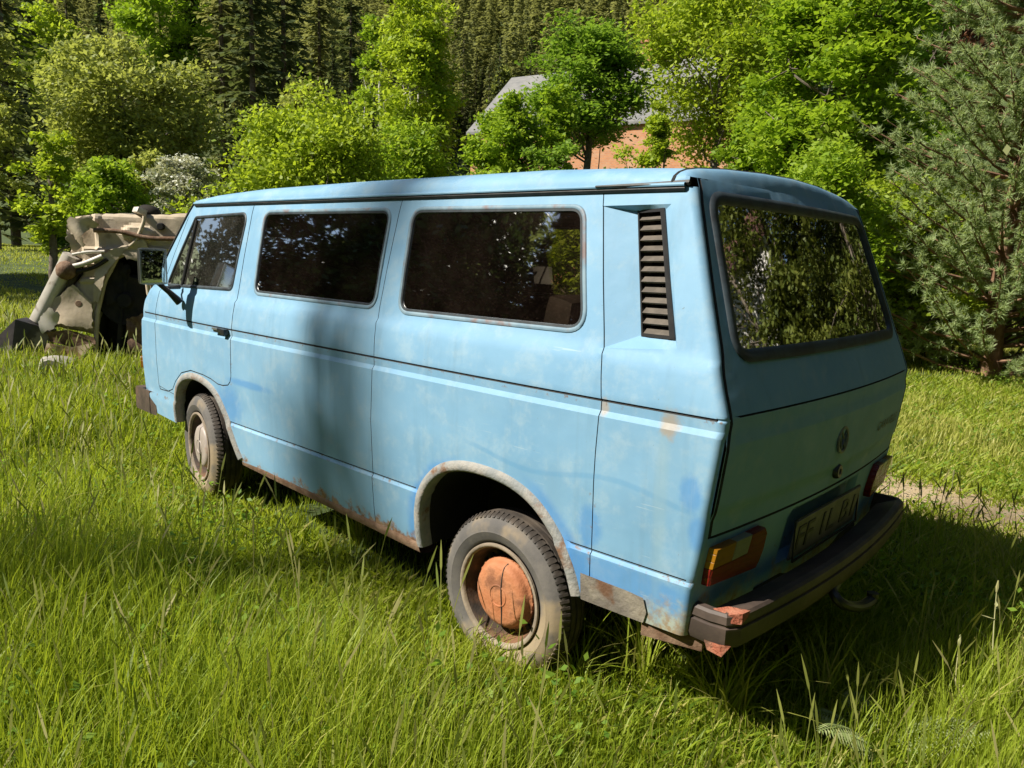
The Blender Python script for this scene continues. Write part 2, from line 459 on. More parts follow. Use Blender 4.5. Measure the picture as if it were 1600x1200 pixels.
# ================================================================== VAN
van = empty('van', (0, 0, 0))
tag(van, 'faded light blue passenger van with dark windows and orange hubcap parked in tall grass', 'van')

def catmull(pts, n=8, closed=False):
    P = np.asarray(pts, float); m = len(P); out = []
    for i in range(m if closed else m - 1):
        if closed: p0, p1, p2, p3 = P[i - 1], P[i], P[(i + 1) % m], P[(i + 2) % m]
        else: p0, p1, p2, p3 = P[max(i - 1, 0)], P[i], P[i + 1], P[min(i + 2, m - 1)]
        for k in range(n):
            t = k / n
            out.append(.5 * ((2 * p1) + (-p0 + p2) * t + (2 * p0 - 5 * p1 + 4 * p2 - p3) * t * t + (-p0 + 3 * p1 - 3 * p2 + p3) * t ** 3))
    if not closed: out.append(P[-1])
    return np.array(out)
def round_poly(pts, r, n=7):
    P = np.asarray(pts, float); m = len(P); out = []
    r = np.broadcast_to(np.asarray(r, float), (m,))
    for i in range(m):
        a, b, c = P[i - 1], P[i], P[(i + 1) % m]
        u = (a - b) / np.linalg.norm(a - b); v = (c - b) / np.linalg.norm(c - b)
        ang = math.acos(np.clip(u @ v, -1, 1)); d = min(r[i] / math.tan(ang / 2), .45 * np.linalg.norm(a - b), .45 * np.linalg.norm(c - b))
        s, e = b + u * d, b + v * d
        for k in range(n + 1):
            t = k / n; out.append((1 - t) ** 2 * s + 2 * t * (1 - t) * (b * .93 + .07 * (s + e) / 2) + t * t * e)
    return np.array(out)
def resample(P, step, closed=True):
    P = np.asarray(P, float)
    if closed: P = np.vstack([P, P[:1]])
    out = []
    for i in range(len(P) - 1):
        k = max(1, int(math.ceil(np.linalg.norm(P[i + 1] - P[i]) / step)))
        for j in range(k): out.append(P[i] + (P[i + 1] - P[i]) * j / k)
    if not closed: out.append(P[-1])
    return np.array(out)
def inside(pt, poly):
    x, y = pt[:, 0], pt[:, 1]; r = np.zeros(len(pt), bool); j = len(poly) - 1
    for i in range(len(poly)):
        xi, yi = poly[i]; xj, yj = poly[j]
        with np.errstate(divide='ignore', invalid='ignore'):
            c = ((yi > y) != (yj > y)) & (x < (xj - xi) * (y - yi) / (yj - yi + 1e-15) + xi)
        r ^= c; j = i
    return r
def dist_line(pt, L):
    d = np.full(len(pt), 9e9)
    for a, b in zip(L[:-1], L[1:]):
        ab = b - a; t = np.clip(((pt - a) @ ab) / (ab @ ab + 1e-15), 0, 1)
        d = np.minimum(d, np.linalg.norm(pt - a - t[:, None] * ab, axis=1))
    return d
def offset_line(L, w):
    L = np.asarray(L, float); t = np.gradient(L, axis=0); t /= np.linalg.norm(t, axis=1)[:, None] + 1e-12
    n = np.stack([-t[:, 1], t[:, 0]], 1); return L + n * w

def triangulate(outer, holes=(), lines=(), gaps=(), step=.03):
    """returns 2-D points, triangles and gap-distance mask. gaps: list of (polyline,width)"""
    pts = []; edges = []
    def add_loop(P, closed):
        n0 = len(pts); pts.extend(P.tolist()); n = len(P)
        for i in range(n if closed else n - 1): edges.append((n0 + i, n0 + (i + 1) % n))
    outer = np.asarray(outer, float)
    add_loop(outer, True)
    for h in holes: add_loop(np.asarray(h, float), True)
    for l in lines: add_loop(resample(l, step, False), False)
    for g, w_ in gaps:
        G = resample(g, step, False)
        for o in (-w_ / 2, 0, w_ / 2): add_loop(offset_line(G, o), False)
    lo = outer.min(0); hi = outer.max(0)
    gx, gy = np.meshgrid(np.arange(lo[0] + step / 2, hi[0], step), np.arange(lo[1] + step / 2, hi[1], step))
    gp = np.stack([gx.ravel(), gy.ravel()], 1) + 1e-4
    ok = inside(gp, outer)
    for h in holes: ok &= ~inside(gp, np.asarray(h))
    gp = gp[ok]
    near = np.ones(len(gp), bool)
    for l in list(lines) + [g for g, _ in gaps]: near &= dist_line(gp, np.asarray(l, float)) > step * .3
    gp = gp[near]
    pts.extend(gp.tolist())
    V, E, F, *_ = delaunay_2d_cdt([Vector(p) for p in pts], edges, [], 0, 1e-6)
    V = np.array([v[:] for v in V]); F = np.array([f for f in F if len(f) == 3], dtype=np.int32)
    c = V[F].mean(1); keep = inside(c, outer)
    for h in holes: keep &= ~inside(c, np.asarray(h))
    F = F[keep]
    a = V[F]; ar = (a[:, 1, 0] - a[:, 0, 0]) * (a[:, 2, 1] - a[:, 0, 1]) - (a[:, 1, 1] - a[:, 0, 1]) * (a[:, 2, 0] - a[:, 0, 0])
    F[ar < 0] = F[ar < 0][:, ::-1]
    e2 = np.max([((a[:, i] - a[:, i - 1]) ** 2).sum(1) for i in range(3)], axis=0)
    return V, F[(np.abs(ar) > 1e-10) & (np.abs(ar) > 2e-4 * e2)]

def compact(V, F):
    used = np.unique(F); mp = np.full(len(V), -1); mp[used] = np.arange(len(used)); return V[used], mp[F]

# --- side surface -------------------------------------------------
ZP = np.array([.26, .38, .545, .556, .57, .80, 1.02, 1.038, 1.085, 1.15, 1.218, 1.234, 1.28, 1.45, 1.69, 1.745, 1.80])
YP = np.array([.872, .893, .908, .899, .903, .916, .9165, .906, .909, .902, .889, .877, .866, .832, .777, .760, .742])
def yprof(z): return np.interp(z, ZP, YP)
def taper(x): return -.045 * np.clip((x - 1.9) / 1.35, 0, 1.2) ** 2 - .026 * np.clip((.2 - x) / 1.05, 0, 1.2) ** 2
# air-intake scoop corners (x,z)
SC = dict(a=np.array([-.326, 1.690]), b=np.array([-.432, 1.235]), c=np.array([-.585, 1.693]), d=np.array([-.694, 1.257]),
          e=np.array([-.452, 1.672]), f=np.array([-.548, 1.286]), g=np.array([-.562, 1.676]), h=np.array([-.678, 1.289]))
def tri_height(P, A, B, C, ha, hb, hc):
    m = np.array([B - A, C - A]).T; q = np.linalg.solve(m, (P - A).T).T
    ins = (q[:, 0] >= -1e-6) & (q[:, 1] >= -1e-6) & (q.sum(1) <= 1 + 1e-6)
    return ins, ha + q[:, 0] * (hb - ha) + q[:, 1] * (hc - ha)
def scoop(P):
    d = np.zeros(len(P)); D1 = -.034; D2 = -.010
    for A, B, C, ha, hb, hc in (('a', 'b', 'e', 0, 0, D1), ('b', 'f', 'e', 0, D1, D1), ('a', 'e', 'c', 0, D1, 0), ('e', 'g', 'c', D1, D2, 0),
                                ('b', 'd', 'f', 0, 0, D1), ('f', 'd', 'h', D1, 0, D2), ('e', 'f', 'g', D1, D1, D2), ('f', 'h', 'g', D1, D2, D2), ('g', 'h', 'c', D2, D2, 0), ('h', 'd', 'c', D2, 0, 0)):
        i, v = tri_height(P, SC[A], SC[B], SC[C], ha, hb, hc); d = np.where(i, v, d)
    return d
def Yside(x, z): return yprof(z) + taper(x)

RC = .026
def xr(z): return np.interp(z, [.3, .55, .68, 1.0, 1.072, 1.10, 1.24, 1.747, 1.80], [-.79, -.82, -.843, -.878, -.883, -.874, -.822, -.634, -.605])
def rearx(y, z): return xr(z) - .05 * (1 - (y / .87) ** 2)
def xs_rear(z):
    x = xr(z) + RC
    for _ in range(4):
        x = rearx(Yside(x, z) - RC, z) + RC
    return x
def xf0(z): return np.interp(z, [.30, .42, .55, .75, 1.0, 1.14, 1.22, 1.745, 1.80], [3.275, 3.335, 3.385, 3.395, 3.375, 3.335, 3.265, 2.835, 2.775])
RF = .115
def frontx(y, z): return xf0(z) - .07 * (y / .8) ** 2
def xs_front(z):
    x = xf0(z) - .07 - RF
    for _ in range(4): x = frontx(Yside(x, z) - RF, z) - RF
    return x

ZS = np.unique(np.round(np.concatenate([np.linspace(.40, 1.745, 60), [.545, .556, .57, 1.02, 1.038, 1.085, 1.066, 1.078, 1.072, 1.218, 1.234]]), 4))
ARCH_R = catmull([(.412, .31), (.415, .40), (.408, .48), (.375, .575), (.285, .66), (.17, .703), (.035, .713), (-.095, .698), (-.204, .65), (-.295, .561), (-.352, .459), (-.378, .372)], 5)
ARCH_F = catmull([(1.93, .36), (1.985, .45), (2.055, .575), (2.16, .685), (2.30, .735), (2.46, .740), (2.60, .70), (2.685, .62), (2.715, .52), (2.72, .43)], 5)
ZBR = .375
zr = np.concatenate([[ZBR], ZS[ZS > ZBR + .01]]); zf = np.concatenate([[.43], ZS[ZS > .44]])
bottom = np.vstack([resample([(xs_rear(ZBR), ZBR), (-.378, .372)], .03, False)[:-1], ARCH_R[::-1], resample([(.45, .300), (1.90, .352)], .03, False), ARCH_F, resample([(2.75, .42), (xs_front(.43), .43)], .03, False)[:-1]])
SIDE_OUT = np.vstack([bottom, np.stack([xs_front(zf), zf], 1), resample([(xs_front(1.745), 1.745), (xs_rear(1.745), 1.745)], .03, False)[1:-1], np.stack([xs_rear(zr), zr], 1)[::-1][:-1]])
W_MID = round_poly([(1.816, 1.694), (.772, 1.692), (.768, 1.277), (1.786, 1.277)], .055)
W_REAR = round_poly([(.630, 1.692), (-.255, 1.689), (-.352, 1.280), (.606, 1.272)], .06)
W_DOOR = round_poly([(2.628, 1.668), (2.000, 1.686), (2.024, 1.283), (2.870, 1.263)], [.03, .05, .03, .02])
VENT = round_poly([SC['e'], SC['g'], SC['h'], SC['f']], .012, 3)
DOOR = np.vstack([[(1.951, 1.74), (1.946, 1.26), (1.953, 1.07), (1.960, .82)], [(1.972, .79), (2.00, .768)], [(2.06, .757), (2.12, .757)],
                  [(2.20, .775), (2.30, .785), (2.46, .788), (2.60, .755), (2.70, .69), (2.76, .63), (2.84, .605)], [(2.97, .60), (2.985, .63), (2.985, 1.09), (2.955, 1.22), (2.70, 1.74)]])
GC = [(.716, 1.742), (.735, 1.28), (.716, 1.082), (.727, .80), (.727, .33)]
GD = [(-.320, 1.742), (-.437, 1.235), (-.462, 1.068), (-.455, .90), (-.452, .584), (-.446, .378)]
side_gaps = [([(xs_front(1.072) - .004, 1.072), (xs_rear(1.072) + .002, 1.072)], .0085), (np.vstack([DOOR, DOOR[:1]])[:, :], .006), (GC, .0034), (GD, .0036),
             ([(2.05, .5625), (.44, .5625)], .005), ([(-.36, .5625), (-.80, .5625)], .005), ([(2.99, .62), (2.73, .60)], .004)]
side_lines = [[(xs_front(z) - .003, z), (xs_rear(z) + .003, z)] for z in (1.234, 1.218, 1.085, 1.038, 1.02)] + \
             [[(2.02, z), (.43, z)] for z in (.545, .556)] + [[(-.37, z), (-.80, z)] for z in (.545, .556)] + \
             [[SC['a'], SC['b']], [SC['b'], SC['d']], [SC['d'], SC['c']], [SC['c'], SC['a']], [SC['e'], SC['f']], [SC['b'], SC['f']], [SC['a'], SC['e']], [SC['h'], SC['d']], [SC['g'], SC['c']], [SC['g'], SC['h']]]

def side_y(P, gaps=True):
    x, z = P[:, 0], P[:, 1]; y = Yside(x, z) + scoop(P)
    # shallow panel dents
    y = y - .006 * np.exp(-((x - 2.7) / .22) ** 2 - ((z - .92) / .12) ** 2) - .004 * np.exp(-((x - 1.3) / .3) ** 2 - ((z - .62) / .1) ** 2)
    gm = np.zeros(len(P), bool)
    if gaps:
        for G, w_ in side_gaps:
            d = dist_line(P, np.asarray(G, float)); y = y - .007 * np.clip(1 - d / (w_ / 2), 0, 1)
    return y
SV, SF = triangulate(SIDE_OUT, [W_MID, W_REAR, W_DOOR, VENT], side_lines, side_gaps, .028)
SY = side_y(SV)
cen = SV[SF].mean(1)
s_mi = np.zeros(len(SF), int)
for G, w_ in side_gaps: s_mi[dist_line(cen, np.asarray(G, float)) < w_ / 2] = 1
in_door = inside(cen, DOOR)

body_v, body_f, body_m = [], [], []; nb = [0]
def body_add(V, F, mi):
    body_v.append(V); body_f.append(F + nb[0]); body_m.append(np.broadcast_to(np.asarray(mi), (len(F),))); nb[0] += len(V)
doors = {}
for s in (1, -1):
    P3 = np.stack([SV[:, 0], s * SY, SV[:, 1]], 1)
    FF = SF[:, ::-1] if s > 0 else SF
    V, F = compact(P3, FF[~in_door]); body_add(V, F, s_mi[~in_door])
    V, F = compact(P3, FF[in_door]); doors[s] = mesh_obj('front_door', V, F, [PAINT, GAP], van, True, s_mi[in_door], sharp=28)
def quads(nu, nv, flip=False):
    i, j = np.meshgrid(np.arange(nu - 1), np.arange(nv - 1), indexing='ij')
    q = np.stack([i * nv + j, (i + 1) * nv + j, (i + 1) * nv + j + 1, i * nv + j + 1], -1).reshape(-1, 4)
    if flip: q = q[:, ::-1]
    return np.vstack([q[:, [0, 1, 2]], q[:, [0, 2, 3]]])
# corners
th = np.linspace(0, np.pi / 2, 9)
for s in (1, -1):
    xs = xs_rear(zr); ys = Yside(xs, zr)
    grv = np.where(np.abs(zr - 1.072) < .003, .006, 0)
    X = xs[None] - RC * np.sin(th)[:, None]; Y = (ys - grv)[None] - RC * (1 - np.cos(th)[:, None]); Z = np.repeat(zr[None], 9, 0)
    body_add(np.stack([X, s * Y, Z], -1).reshape(-1, 3), quads(9, len(zr), s < 0), 0)
    xs = xs_front(zf); ys = Yside(xs, zf)
    X = xs[None] + RF * np.sin(th)[:, None]; Y = ys[None] - RF * (1 - np.cos(th)[:, None]); Z = np.repeat(zf[None], 9, 0)
    body_add(np.stack([X, s * Y, Z], -1).reshape(-1, 3), quads(9, len(zf), s > 0), 0)
# --- rear panel ---------------------------------------------------
ZT = 1.775
zr2 = np.concatenate([[ZBR], ZS[(ZS > ZBR + .01)], [1.76, ZT]])
yb = Yside(xs_rear(zr2), zr2) - RC
REAR_OUT = np.vstack([resample([(-yb[0], ZBR), (yb[0], ZBR)], .03, False)[:-1], np.stack([yb, zr2], 1), resample([(yb[-1], ZT), (-yb[-1], ZT)], .03, False)[1:-1], np.stack([-yb, zr2], 1)[::-1][:-1]])
REAR_OUT = np.vstack([REAR_OUT[:1], REAR_OUT[1:]])
RW = round_poly([(.665, 1.722), (-.665, 1.722), (-.742, 1.243), (.742, 1.243)], [.07, .07, .06, .06])
ZTG = .705
zz = np.linspace(ZTG, ZT - .002, 40); ye = Yside(xs_rear(zz), zz) - RC - .011
TG = np.vstack([np.stack([ye, zz], 1), np.stack([-ye, zz], 1)[::-1]])
rear_gaps = [(np.stack([ye, zz], 1), .015), (np.stack([-ye, zz], 1), .015), ([(-ye[0], ZTG), (ye[0], ZTG)], .009), ([(-.80, 1.078), (.80, 1.078)], .006)]
rear_lines = [[(-.80, z), (.80, z)] for z in (1.02, 1.0, .79, .775)]
RV, RFc = triangulate(REAR_OUT, [RW], rear_lines, rear_gaps, .03)
def rear_surf(P, g=True):
    y, z = P[:, 0], P[:, 1]; x = rearx(y, z)
    x = x - .008 * np.clip((1.02 - z) / .02, 0, 1) * (z < 1.03) * np.clip((z - .775) / .015, 0, 1)
    x = x + .025 * ((np.abs(y) < .33) & (z > .50) & (z < .665))       # plate recess
    if g:
        for G, w_ in rear_gaps: x = x + .010 * np.clip(1 - dist_line(P, np.asarray(G, float)) / (w_ / 2), 0, 1)
    return x
RX = rear_surf(RV); cen = RV[RFc].mean(1); r_mi = np.zeros(len(RFc), int)
for k, (G, w_) in enumerate(rear_gaps): r_mi[dist_line(cen, np.asarray(G, float)) < w_ / 2 * (1 if k < 3 else .8)] = 1
P3 = np.stack([RX, RV[:, 0], RV[:, 1]], 1)
itg = inside(cen, TG)
V, F = compact(P3, RFc[~itg][:, ::-1]); body_add(V, F, r_mi[~itg])
V, F = compact(P3, RFc[itg][:, ::-1]); tailgate = mesh_obj('tailgate', V, F, [PAINT_T, GAP], van, True, r_mi[itg], sharp=28)
# --- front panel --------------------------------------------------
zf2 = zf
yfb = Yside(xs_front(zf2), zf2) - RF
FR_OUT = np.vstack([resample([(-yfb[0], .43), (yfb[0], .43)], .06, False)[:-1], np.stack([yfb, zf2], 1), resample([(yfb[-1], 1.745), (-yfb[-1], 1.745)], .06, False)[1:-1], np.stack([-yfb, zf2], 1)[::-1][:-1]])
WS = round_poly([(.60, 1.70), (-.60, 1.70), (-.705, 1.24), (.705, 1.24)], .05)
FV, FF_ = triangulate(FR_OUT, [WS], [], [([(-.68, 1.10), (.68, 1.10)], .008), ([(-.68, .80), (.68, .80)], .008)], .06)
def front_surf(P): return frontx(P[:, 0], P[:, 1])
V, F = compact(np.stack([front_surf(FV), FV[:, 0], FV[:, 1]], 1), FF_); body_add(V, F, 0)
body = mesh_obj('body', np.vstack(body_v), [np.vstack(body_f)], [PAINT, GAP], van, True, np.concatenate(body_m), sharp=28)

# --- roof ---------------------------------------------------------
sec = np.array([(.766, 1.752), (.764, 1.770), (.755, 1.790), (.737, 1.806), (.706, 1.820), (.65, 1.832), (.5, 1.848), (.25, 1.862), (0, 1.868)])
xr_ = np.concatenate([np.linspace(-.575, -.45, 8), np.linspace(-.40, 2.3, 40), np.linspace(2.36, 2.92, 14)])
hx = np.interp(xr_, [-.575, -.5, -.3, 0, 1.2, 2.0, 2.5, 2.75, 2.92], [.74, .80, .90, 1.0, 1.0, .92, .66, .36, .03])
yx = np.interp(xr_, [-.575, -.4, 2.3, 2.7, 2.92], [.985, 1, 1, .97, .86])
full = np.vstack([sec, (sec * np.array([-1, 1]))[::-1][1:]])
P = np.empty((len(xr_), len(full), 3))
P[:, :, 0] = xr_[:, None] + (.10 * (1 - (full[:, 0] / .766) ** 2))[None] * np.clip((xr_ - 2.3) / .6, 0, 1)[:, None] - (.05 * (1 - (full[:, 0] / .766) ** 2))[None] * np.clip((-.3 - xr_) / .27, 0, 1)[:, None]
P[:, :, 1] = full[:, 0][None] * yx[:, None]; P[:, :, 2] = 1.750 + (full[:, 1] - 1.750)[None] * hx[:, None]
g = Geo().grid(P)
roof = g.build('roof', [PAINT_T], van, sharp=50)
# rounded top edge of the tailgate: bridge between the rear panel and the roof
yy = full[:, 0] * .985
T0 = np.stack([rearx(np.clip(yy, -.745, .745), ZT), np.clip(yy, -.745, .745), np.full(len(yy), ZT)], 1)
T0[:, 2] = np.minimum(T0[:, 2], P[0, :, 2] - .0)
T2 = P[0].copy(); T2[:, 0] -= .006; T1 = T0.copy(); T1[:, 0] += .022; T1[:, 2] = np.maximum(T2[:, 2] + .002, T0[:, 2])
tt = np.linspace(0, 1, 8)[:, None, None]
B = (1 - tt) ** 2 * T0[None] + 2 * tt * (1 - tt) * T1[None] + tt ** 2 * T2[None]
g = Geo().grid(B); lipo = g.build('tailgate_top', [PAINT_T], tailgate, sharp=50)
g = Geo().tube(np.stack([P[0, :, 0] - .003, P[0, :, 1], P[0, :, 2] - .002], 1), .006, 6); g.build('roof_seam', GAP, roof)

# --- rain gutter: painted rail, black strip below put in for its shadow gap
gx_ = np.linspace(-.625, 2.66, 50)
def gy_(x): return Yside(x, 1.745)
for s in (1, -1):
    g = Geo(); prof = [(-.002, .020), (.012, .016), (.019, .014), (.0205, .009), (.019, .005), (-.002, .003)]
    Q = np.array([[(x, s * (gy_(x) + a), 1.742 + b + .012 * (x > 2.5) * 0) for a, b in prof] for x in gx_])
    g.grid(Q, 0, flip=s < 0)
    dk = [(-.002, .003), (.014, .0055), (.016, -.002), (.010, -.010), (-.002, -.012)]
    Q = np.array([[(x, s * (gy_(x) + a), 1.742 + b) for a, b in dk] for x in gx_])
    g.grid(Q, 1, flip=s < 0)
    # the rail runs down the windscreen pillar
    zz_ = np.linspace(1.752, 1.25, 14)
    pil = np.stack([xs_front(zz_) + .030, s * (Yside(xs_front(zz_), zz_) - .006), zz_], 1)
    g.tube(pil, .012, 6, 1)
    Qe = [(-.634, s * gy_(-.63), 1.757), (-.50, s * (gy_(-.5) + .012), 1.752), (-.30, s * (gy_(-.3) + .020), 1.7525)]
    g.tube(Qe, [.010, .009, .004], 6, 1)
    g.build('rain_gutter', [PAINT_T, RUBBER_SHADE], van)

# --- windows ------------------------------------------------------
def ring(P2, lift, prof, mat, name, parent, flip=False, sub=None):
    P2 = resample(P2, .02); n = len(P2)
    t = np.roll(P2, -1, 0) - np.roll(P2, 1, 0); t /= np.linalg.norm(t, axis=1)[:, None]
    area = .5 * np.sum(P2[:, 0] * np.roll(P2[:, 1], -1) - np.roll(P2[:, 0], -1) * P2[:, 1])
    o2 = np.stack([t[:, 1], -t[:, 0]], 1) * (1 if area > 0 else -1)
    rows = []
    for a, h in prof: rows.append(lift(P2 + o2 * a, h))
    Q = np.stack(rows, 1)
    g = Geo().grid(Q, 0, flip=flip, close_u=True); return g.build(name, mat, parent, sharp=60)
def lift_side(s):
    def f(P, h): return np.stack([P[:, 0], s * (Yside(P[:, 0], P[:, 1]) + h), P[:, 1]], 1)
    return f
def lift_rear(P, h): return np.stack([rearx(P[:, 0], P[:, 1]) - h, P[:, 0], P[:, 1]], 1)
def lift_front(P, h): return np.stack([frontx(P[:, 0], P[:, 1]) + h, P[:, 0], P[:, 1]], 1)
SPROF = [(.010, -.002), (.009, .003), (.004, .005), (-.003, .0045), (-.007, .002), (-.009, -.010)]
def glass_panel(out, lift, mat, name, parent, step=.12):
    V, F = triangulate(resample(out, .05), step=step); P3 = lift(V, -.003)
    return mesh_obj(name, P3, F, mat, parent, True)
for s in (1, -1):
    for W, mt, sl, par in ((W_MID, GLASS if s > 0 else GLASS_S, SEAL, van), (W_REAR, GLASS if s > 0 else GLASS_S, SEAL, van), (W_DOOR, GLASS_F, SEALB, doors[s])):
        wo = glass_panel(W, lift_side(s), mt, 'side_window' if par is van else 'door_window', par)
        ring(W, lift_side(s), SPROF, sl, 'window_seal', wo if par is van else par)
        if par is van and s > 0:
            ring(W, lift_side(s), [(-.006, .0035), (-.014, .003), (-.016, -.008)], SEALB, 'inner_seal', wo)
    # quarter-light bar in the door window
    g = Geo(); b0 = np.array([(2.60, 1.655), (2.645, 1.272)]); q = lift_side(s)(resample(b0, .05, False), .004); g.tube(q, .009, 6)
    g.build('quarter_light_bar', BLACKP, doors[s])
rw = glass_panel(RW, lift_rear, GLASS_R, 'rear_window', tailgate)
ring(RW, lift_rear, [(.020, -.002), (.018, .006), (.006, .010), (-.012, .008), (-.020, .001), (-.020, -.012)], SEALB, 'rear_window_seal', tailgate)
ws = glass_panel(WS, lift_front, GLASS_F, 'windscreen', van); ring(WS, lift_front, SPROF, SEALB, 'windscreen_seal', ws)

# --- air intake grilles -------------------------------------------
for s in (1, -1):
    g = Geo()
    def vp(u, v, h):     # u 0..1 front->rear, v 0..1 top->bottom
        p = (SC['e'] * (1 - u) + SC['g'] * u) * (1 - v) + (SC['f'] * (1 - u) + SC['h'] * u) * v
        d = -.034 * (1 - u) - .010 * u
        return np.array([p[0], s * (Yside(p[0], p[1]) + d + h), p[1]])
    ns = 12
    back = [vp(0, 0, -.03), vp(1, 0, -.03), vp(1, 1, -.03), vp(0, 1, -.03)]
    g.add(back, [(0, 1, 2, 3) if s > 0 else (3, 2, 1, 0)], 1)
    for k in range(ns):
        v0 = (k + .28) / ns; v1 = (k + .86) / ns
        A = [vp(.02, v0, -.020), vp(.86, v0, -.020), vp(.86, v1, .004), vp(.02, v1, .004), vp(.02, v1 + .012, -.002), vp(.86, v1 + .012, -.002)]
        g.add(A, [(0, 1, 2, 3), (3, 2, 5, 4)] if s > 0 else [(3, 2, 1, 0), (4, 5, 2, 3)], 0)
    for u0, u1, v0, v1 in ((-.02, .03, -.01, 1.01), (.84, 1.0, -.01, 1.01), (-.02, 1.0, -.015, .012), (-.02, 1.0, .985, 1.012)):
        c4 = [vp(u0, v0, .006), vp(u1, v0, .006), vp(u1, v1, .006), vp(u0, v1, .006)]; d4 = [vp(u0, v0, -.03), vp(u1, v0, -.03), vp(u1, v1, -.03), vp(u0, v1, -.03)]
        g.add(c4 + d4, [(0, 1, 2, 3), (0, 4, 5, 1), (1, 5, 6, 2), (2, 6, 7, 3), (3, 7, 4, 0)], 1)
    g.build('air_intake_grille', [LOUVRE, BLACKP], van, smooth=False)

# --- wheel arches, wells and wheels --------------------------------
for s in (1, -1):
    for A in (ARCH_R, ARCH_F):
        A = np.asarray(A); t = np.gradient(A, axis=0); t /= np.linalg.norm(t, axis=1)[:, None]; n = np.stack([-t[:, 1], t[:, 0]], 1)
        c = A.mean(0); 
        if np.sum((A[len(A) // 2] - c) * n[len(A) // 2]) < 0: n = -n
        rows = []
        for a, h in ((.036, -.001), (.032, .006), (.016, .012), (.002, .013), (-.006, .006), (-.008, -.012), (-.002, -.05)):
            q = A + n * a; rows.append(np.stack([q[:, 0], s * (Yside(q[:, 0], q[:, 1]) + h), q[:, 1]], 1))
        g = Geo().grid(np.stack(rows, 1)); g.build('wheel_arch', LIP, van, sharp=60)
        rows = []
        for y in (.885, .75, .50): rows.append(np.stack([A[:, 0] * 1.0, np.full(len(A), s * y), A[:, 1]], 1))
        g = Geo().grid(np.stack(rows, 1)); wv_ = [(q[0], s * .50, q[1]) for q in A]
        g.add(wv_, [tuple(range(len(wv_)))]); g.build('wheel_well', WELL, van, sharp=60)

def make_wheel(name, loc, steer, hubmat, s=1):
    root = empty(name, loc); root.rotation_euler = (0, 0, R_(steer) + (0 if s > 0 else math.pi)); root.parent = van
    # outward is +y in the wheel's own frame
    g = Geo()
    prof = [(.196, -.085), (.20, .060), (.203, .070), (.222, .084), (.245, .091), (.250, .0935), (.256, .091), (.268, .090), (.286, .082), (.300, .070), (.309, .062), (.3145, .050), (.317, .036), (.310, .034), (.310, .028), (.318, .026), (.319, .006), (.311, .004), (.311, -.004), (.319, -.006), (.318, -.026), (.310, -.028), (.310, -.034), (.317, -.036), (.314, -.05), (.300, -.07), (.27, -.09), (.22, -.09), (.196, -.085)]
    g.lathe(prof, 96)
    for k in range(80):      # shoulder tread blocks
        a = 2 * math.pi * k / 80
        for (r0, y0, r1, y1) in ((.3005, .0705, .3185, .037),):
            e = .021
            pts = []
            for da in (-e, e):
                for (r, y) in ((r0, y0), (r1, y1), (r1 - .012, y1 - .002), (r0 - .012, y0 - .012)):
                    pts.append(((r + .0035) * math.cos(a + da * .8), y + .003, (r + .0035) * math.sin(a + da * .8)))
            g.add(pts, [(0, 1, 5, 4), (0, 3, 2, 1), (4, 5, 6, 7), (1, 2, 6, 5), (0, 4, 7, 3)])
    def flat(V):
        V = V.copy(); low = V[:, 2] < -.262
        V[low, 1] += np.where(low, (V[:, 1] > 0) * .018 * (-.262 - V[:, 2]) / .05, 0)[low]
        V[low, 2] = -.262 + (V[low, 2] + .262) * .35; return V
    g.build('tyre', TYRE, root, sharp=40, fn=flat)
    g = Geo()
    g.lathe([(.205, .080), (.203, .086), (.196, .087), (.190, .080), (.180, .060), (.174, .030), (.166, .012), (.150, .006), (.135, .010), (.120, .018), (.0, .018)], 72)
    # ventilation slots of the disc: raised dark-rimmed studs with pits between
    for k in range(22):
        a = 2 * math.pi * k / 22; c_, s_ = math.cos(a), math.sin(a)
        rm = Matrix(((c_, 0, -s_), (0, 1, 0), (s_, 0, c_)))
        g.box((.153 * c_, .010, .153 * s_), (.020, .016, .020), rm, .004, 1)
    rimo = g.build('rim', [RIMM, RIMD], root, sharp=40)
    g = Geo(); g.lathe([(.2055, .079), (.2045, .0875), (.197, .0895), (.189, .083), (.186, .074)], 72); g.build('rim_lip', RIML, rimo, sharp=60)
    g = Geo()
    prof = [(.141, .030), (.143, .036), (.141, .042), (.134, .046), (.130, .052), (.127, .062), (.121, .072), (.108, .078), (.08, .081), (.045, .083), (.043, .0855), (.039, .0855), (.037, .083), (.018, .084), (.0, .0845)]
    g.lathe(prof, 64)
    for k in range(28):
        a = 2 * math.pi * k / 28; c_, s_ = math.cos(a), math.sin(a)
        rm = Matrix(((c_, 0, -s_), (0, 1, 0), (s_, 0, c_))); g.box((.138 * c_, .038, .138 * s_), (.012, .010, .011), rm, .003)
    g.build('hubcap', hubmat, root, sharp=40)
    g = Geo(); zz2 = np.linspace(-.118, .128, 22); rr = np.abs(zz2)
    hy = np.interp(np.hypot(zz2, .022), [0, .045, .07, .098, .114, .124, .129, .134], [.0845, .0840, .0815, .0785, .0755, .069, .054, .046])
    g.tube(np.stack([-.020 + .003 * np.sin(zz2 * 30), hy + .0004, zz2], 1), .0028, 5); g.build('crack_line', GAP, root)
    g = Geo(); g.tube([(.0, -.09, 0), (0, -.55, 0)], .06, 12); g.lathe([(.0, -.02), (.12, -.02), (.12, -.09), (0, -.09)], 24); g.build('brake_drum', DARK, root)
    return root
make_wheel('rear_wheel', (0, .775, .229), 0, HUB)
make_wheel('rear_wheel', (0, -.775, .229), 0, HUB, -1)
make_wheel('front_wheel', (2.461, .785, .324), -9, HUBW)
make_wheel('front_wheel', (2.461, -.785, .324), -9, HUBW, -1)

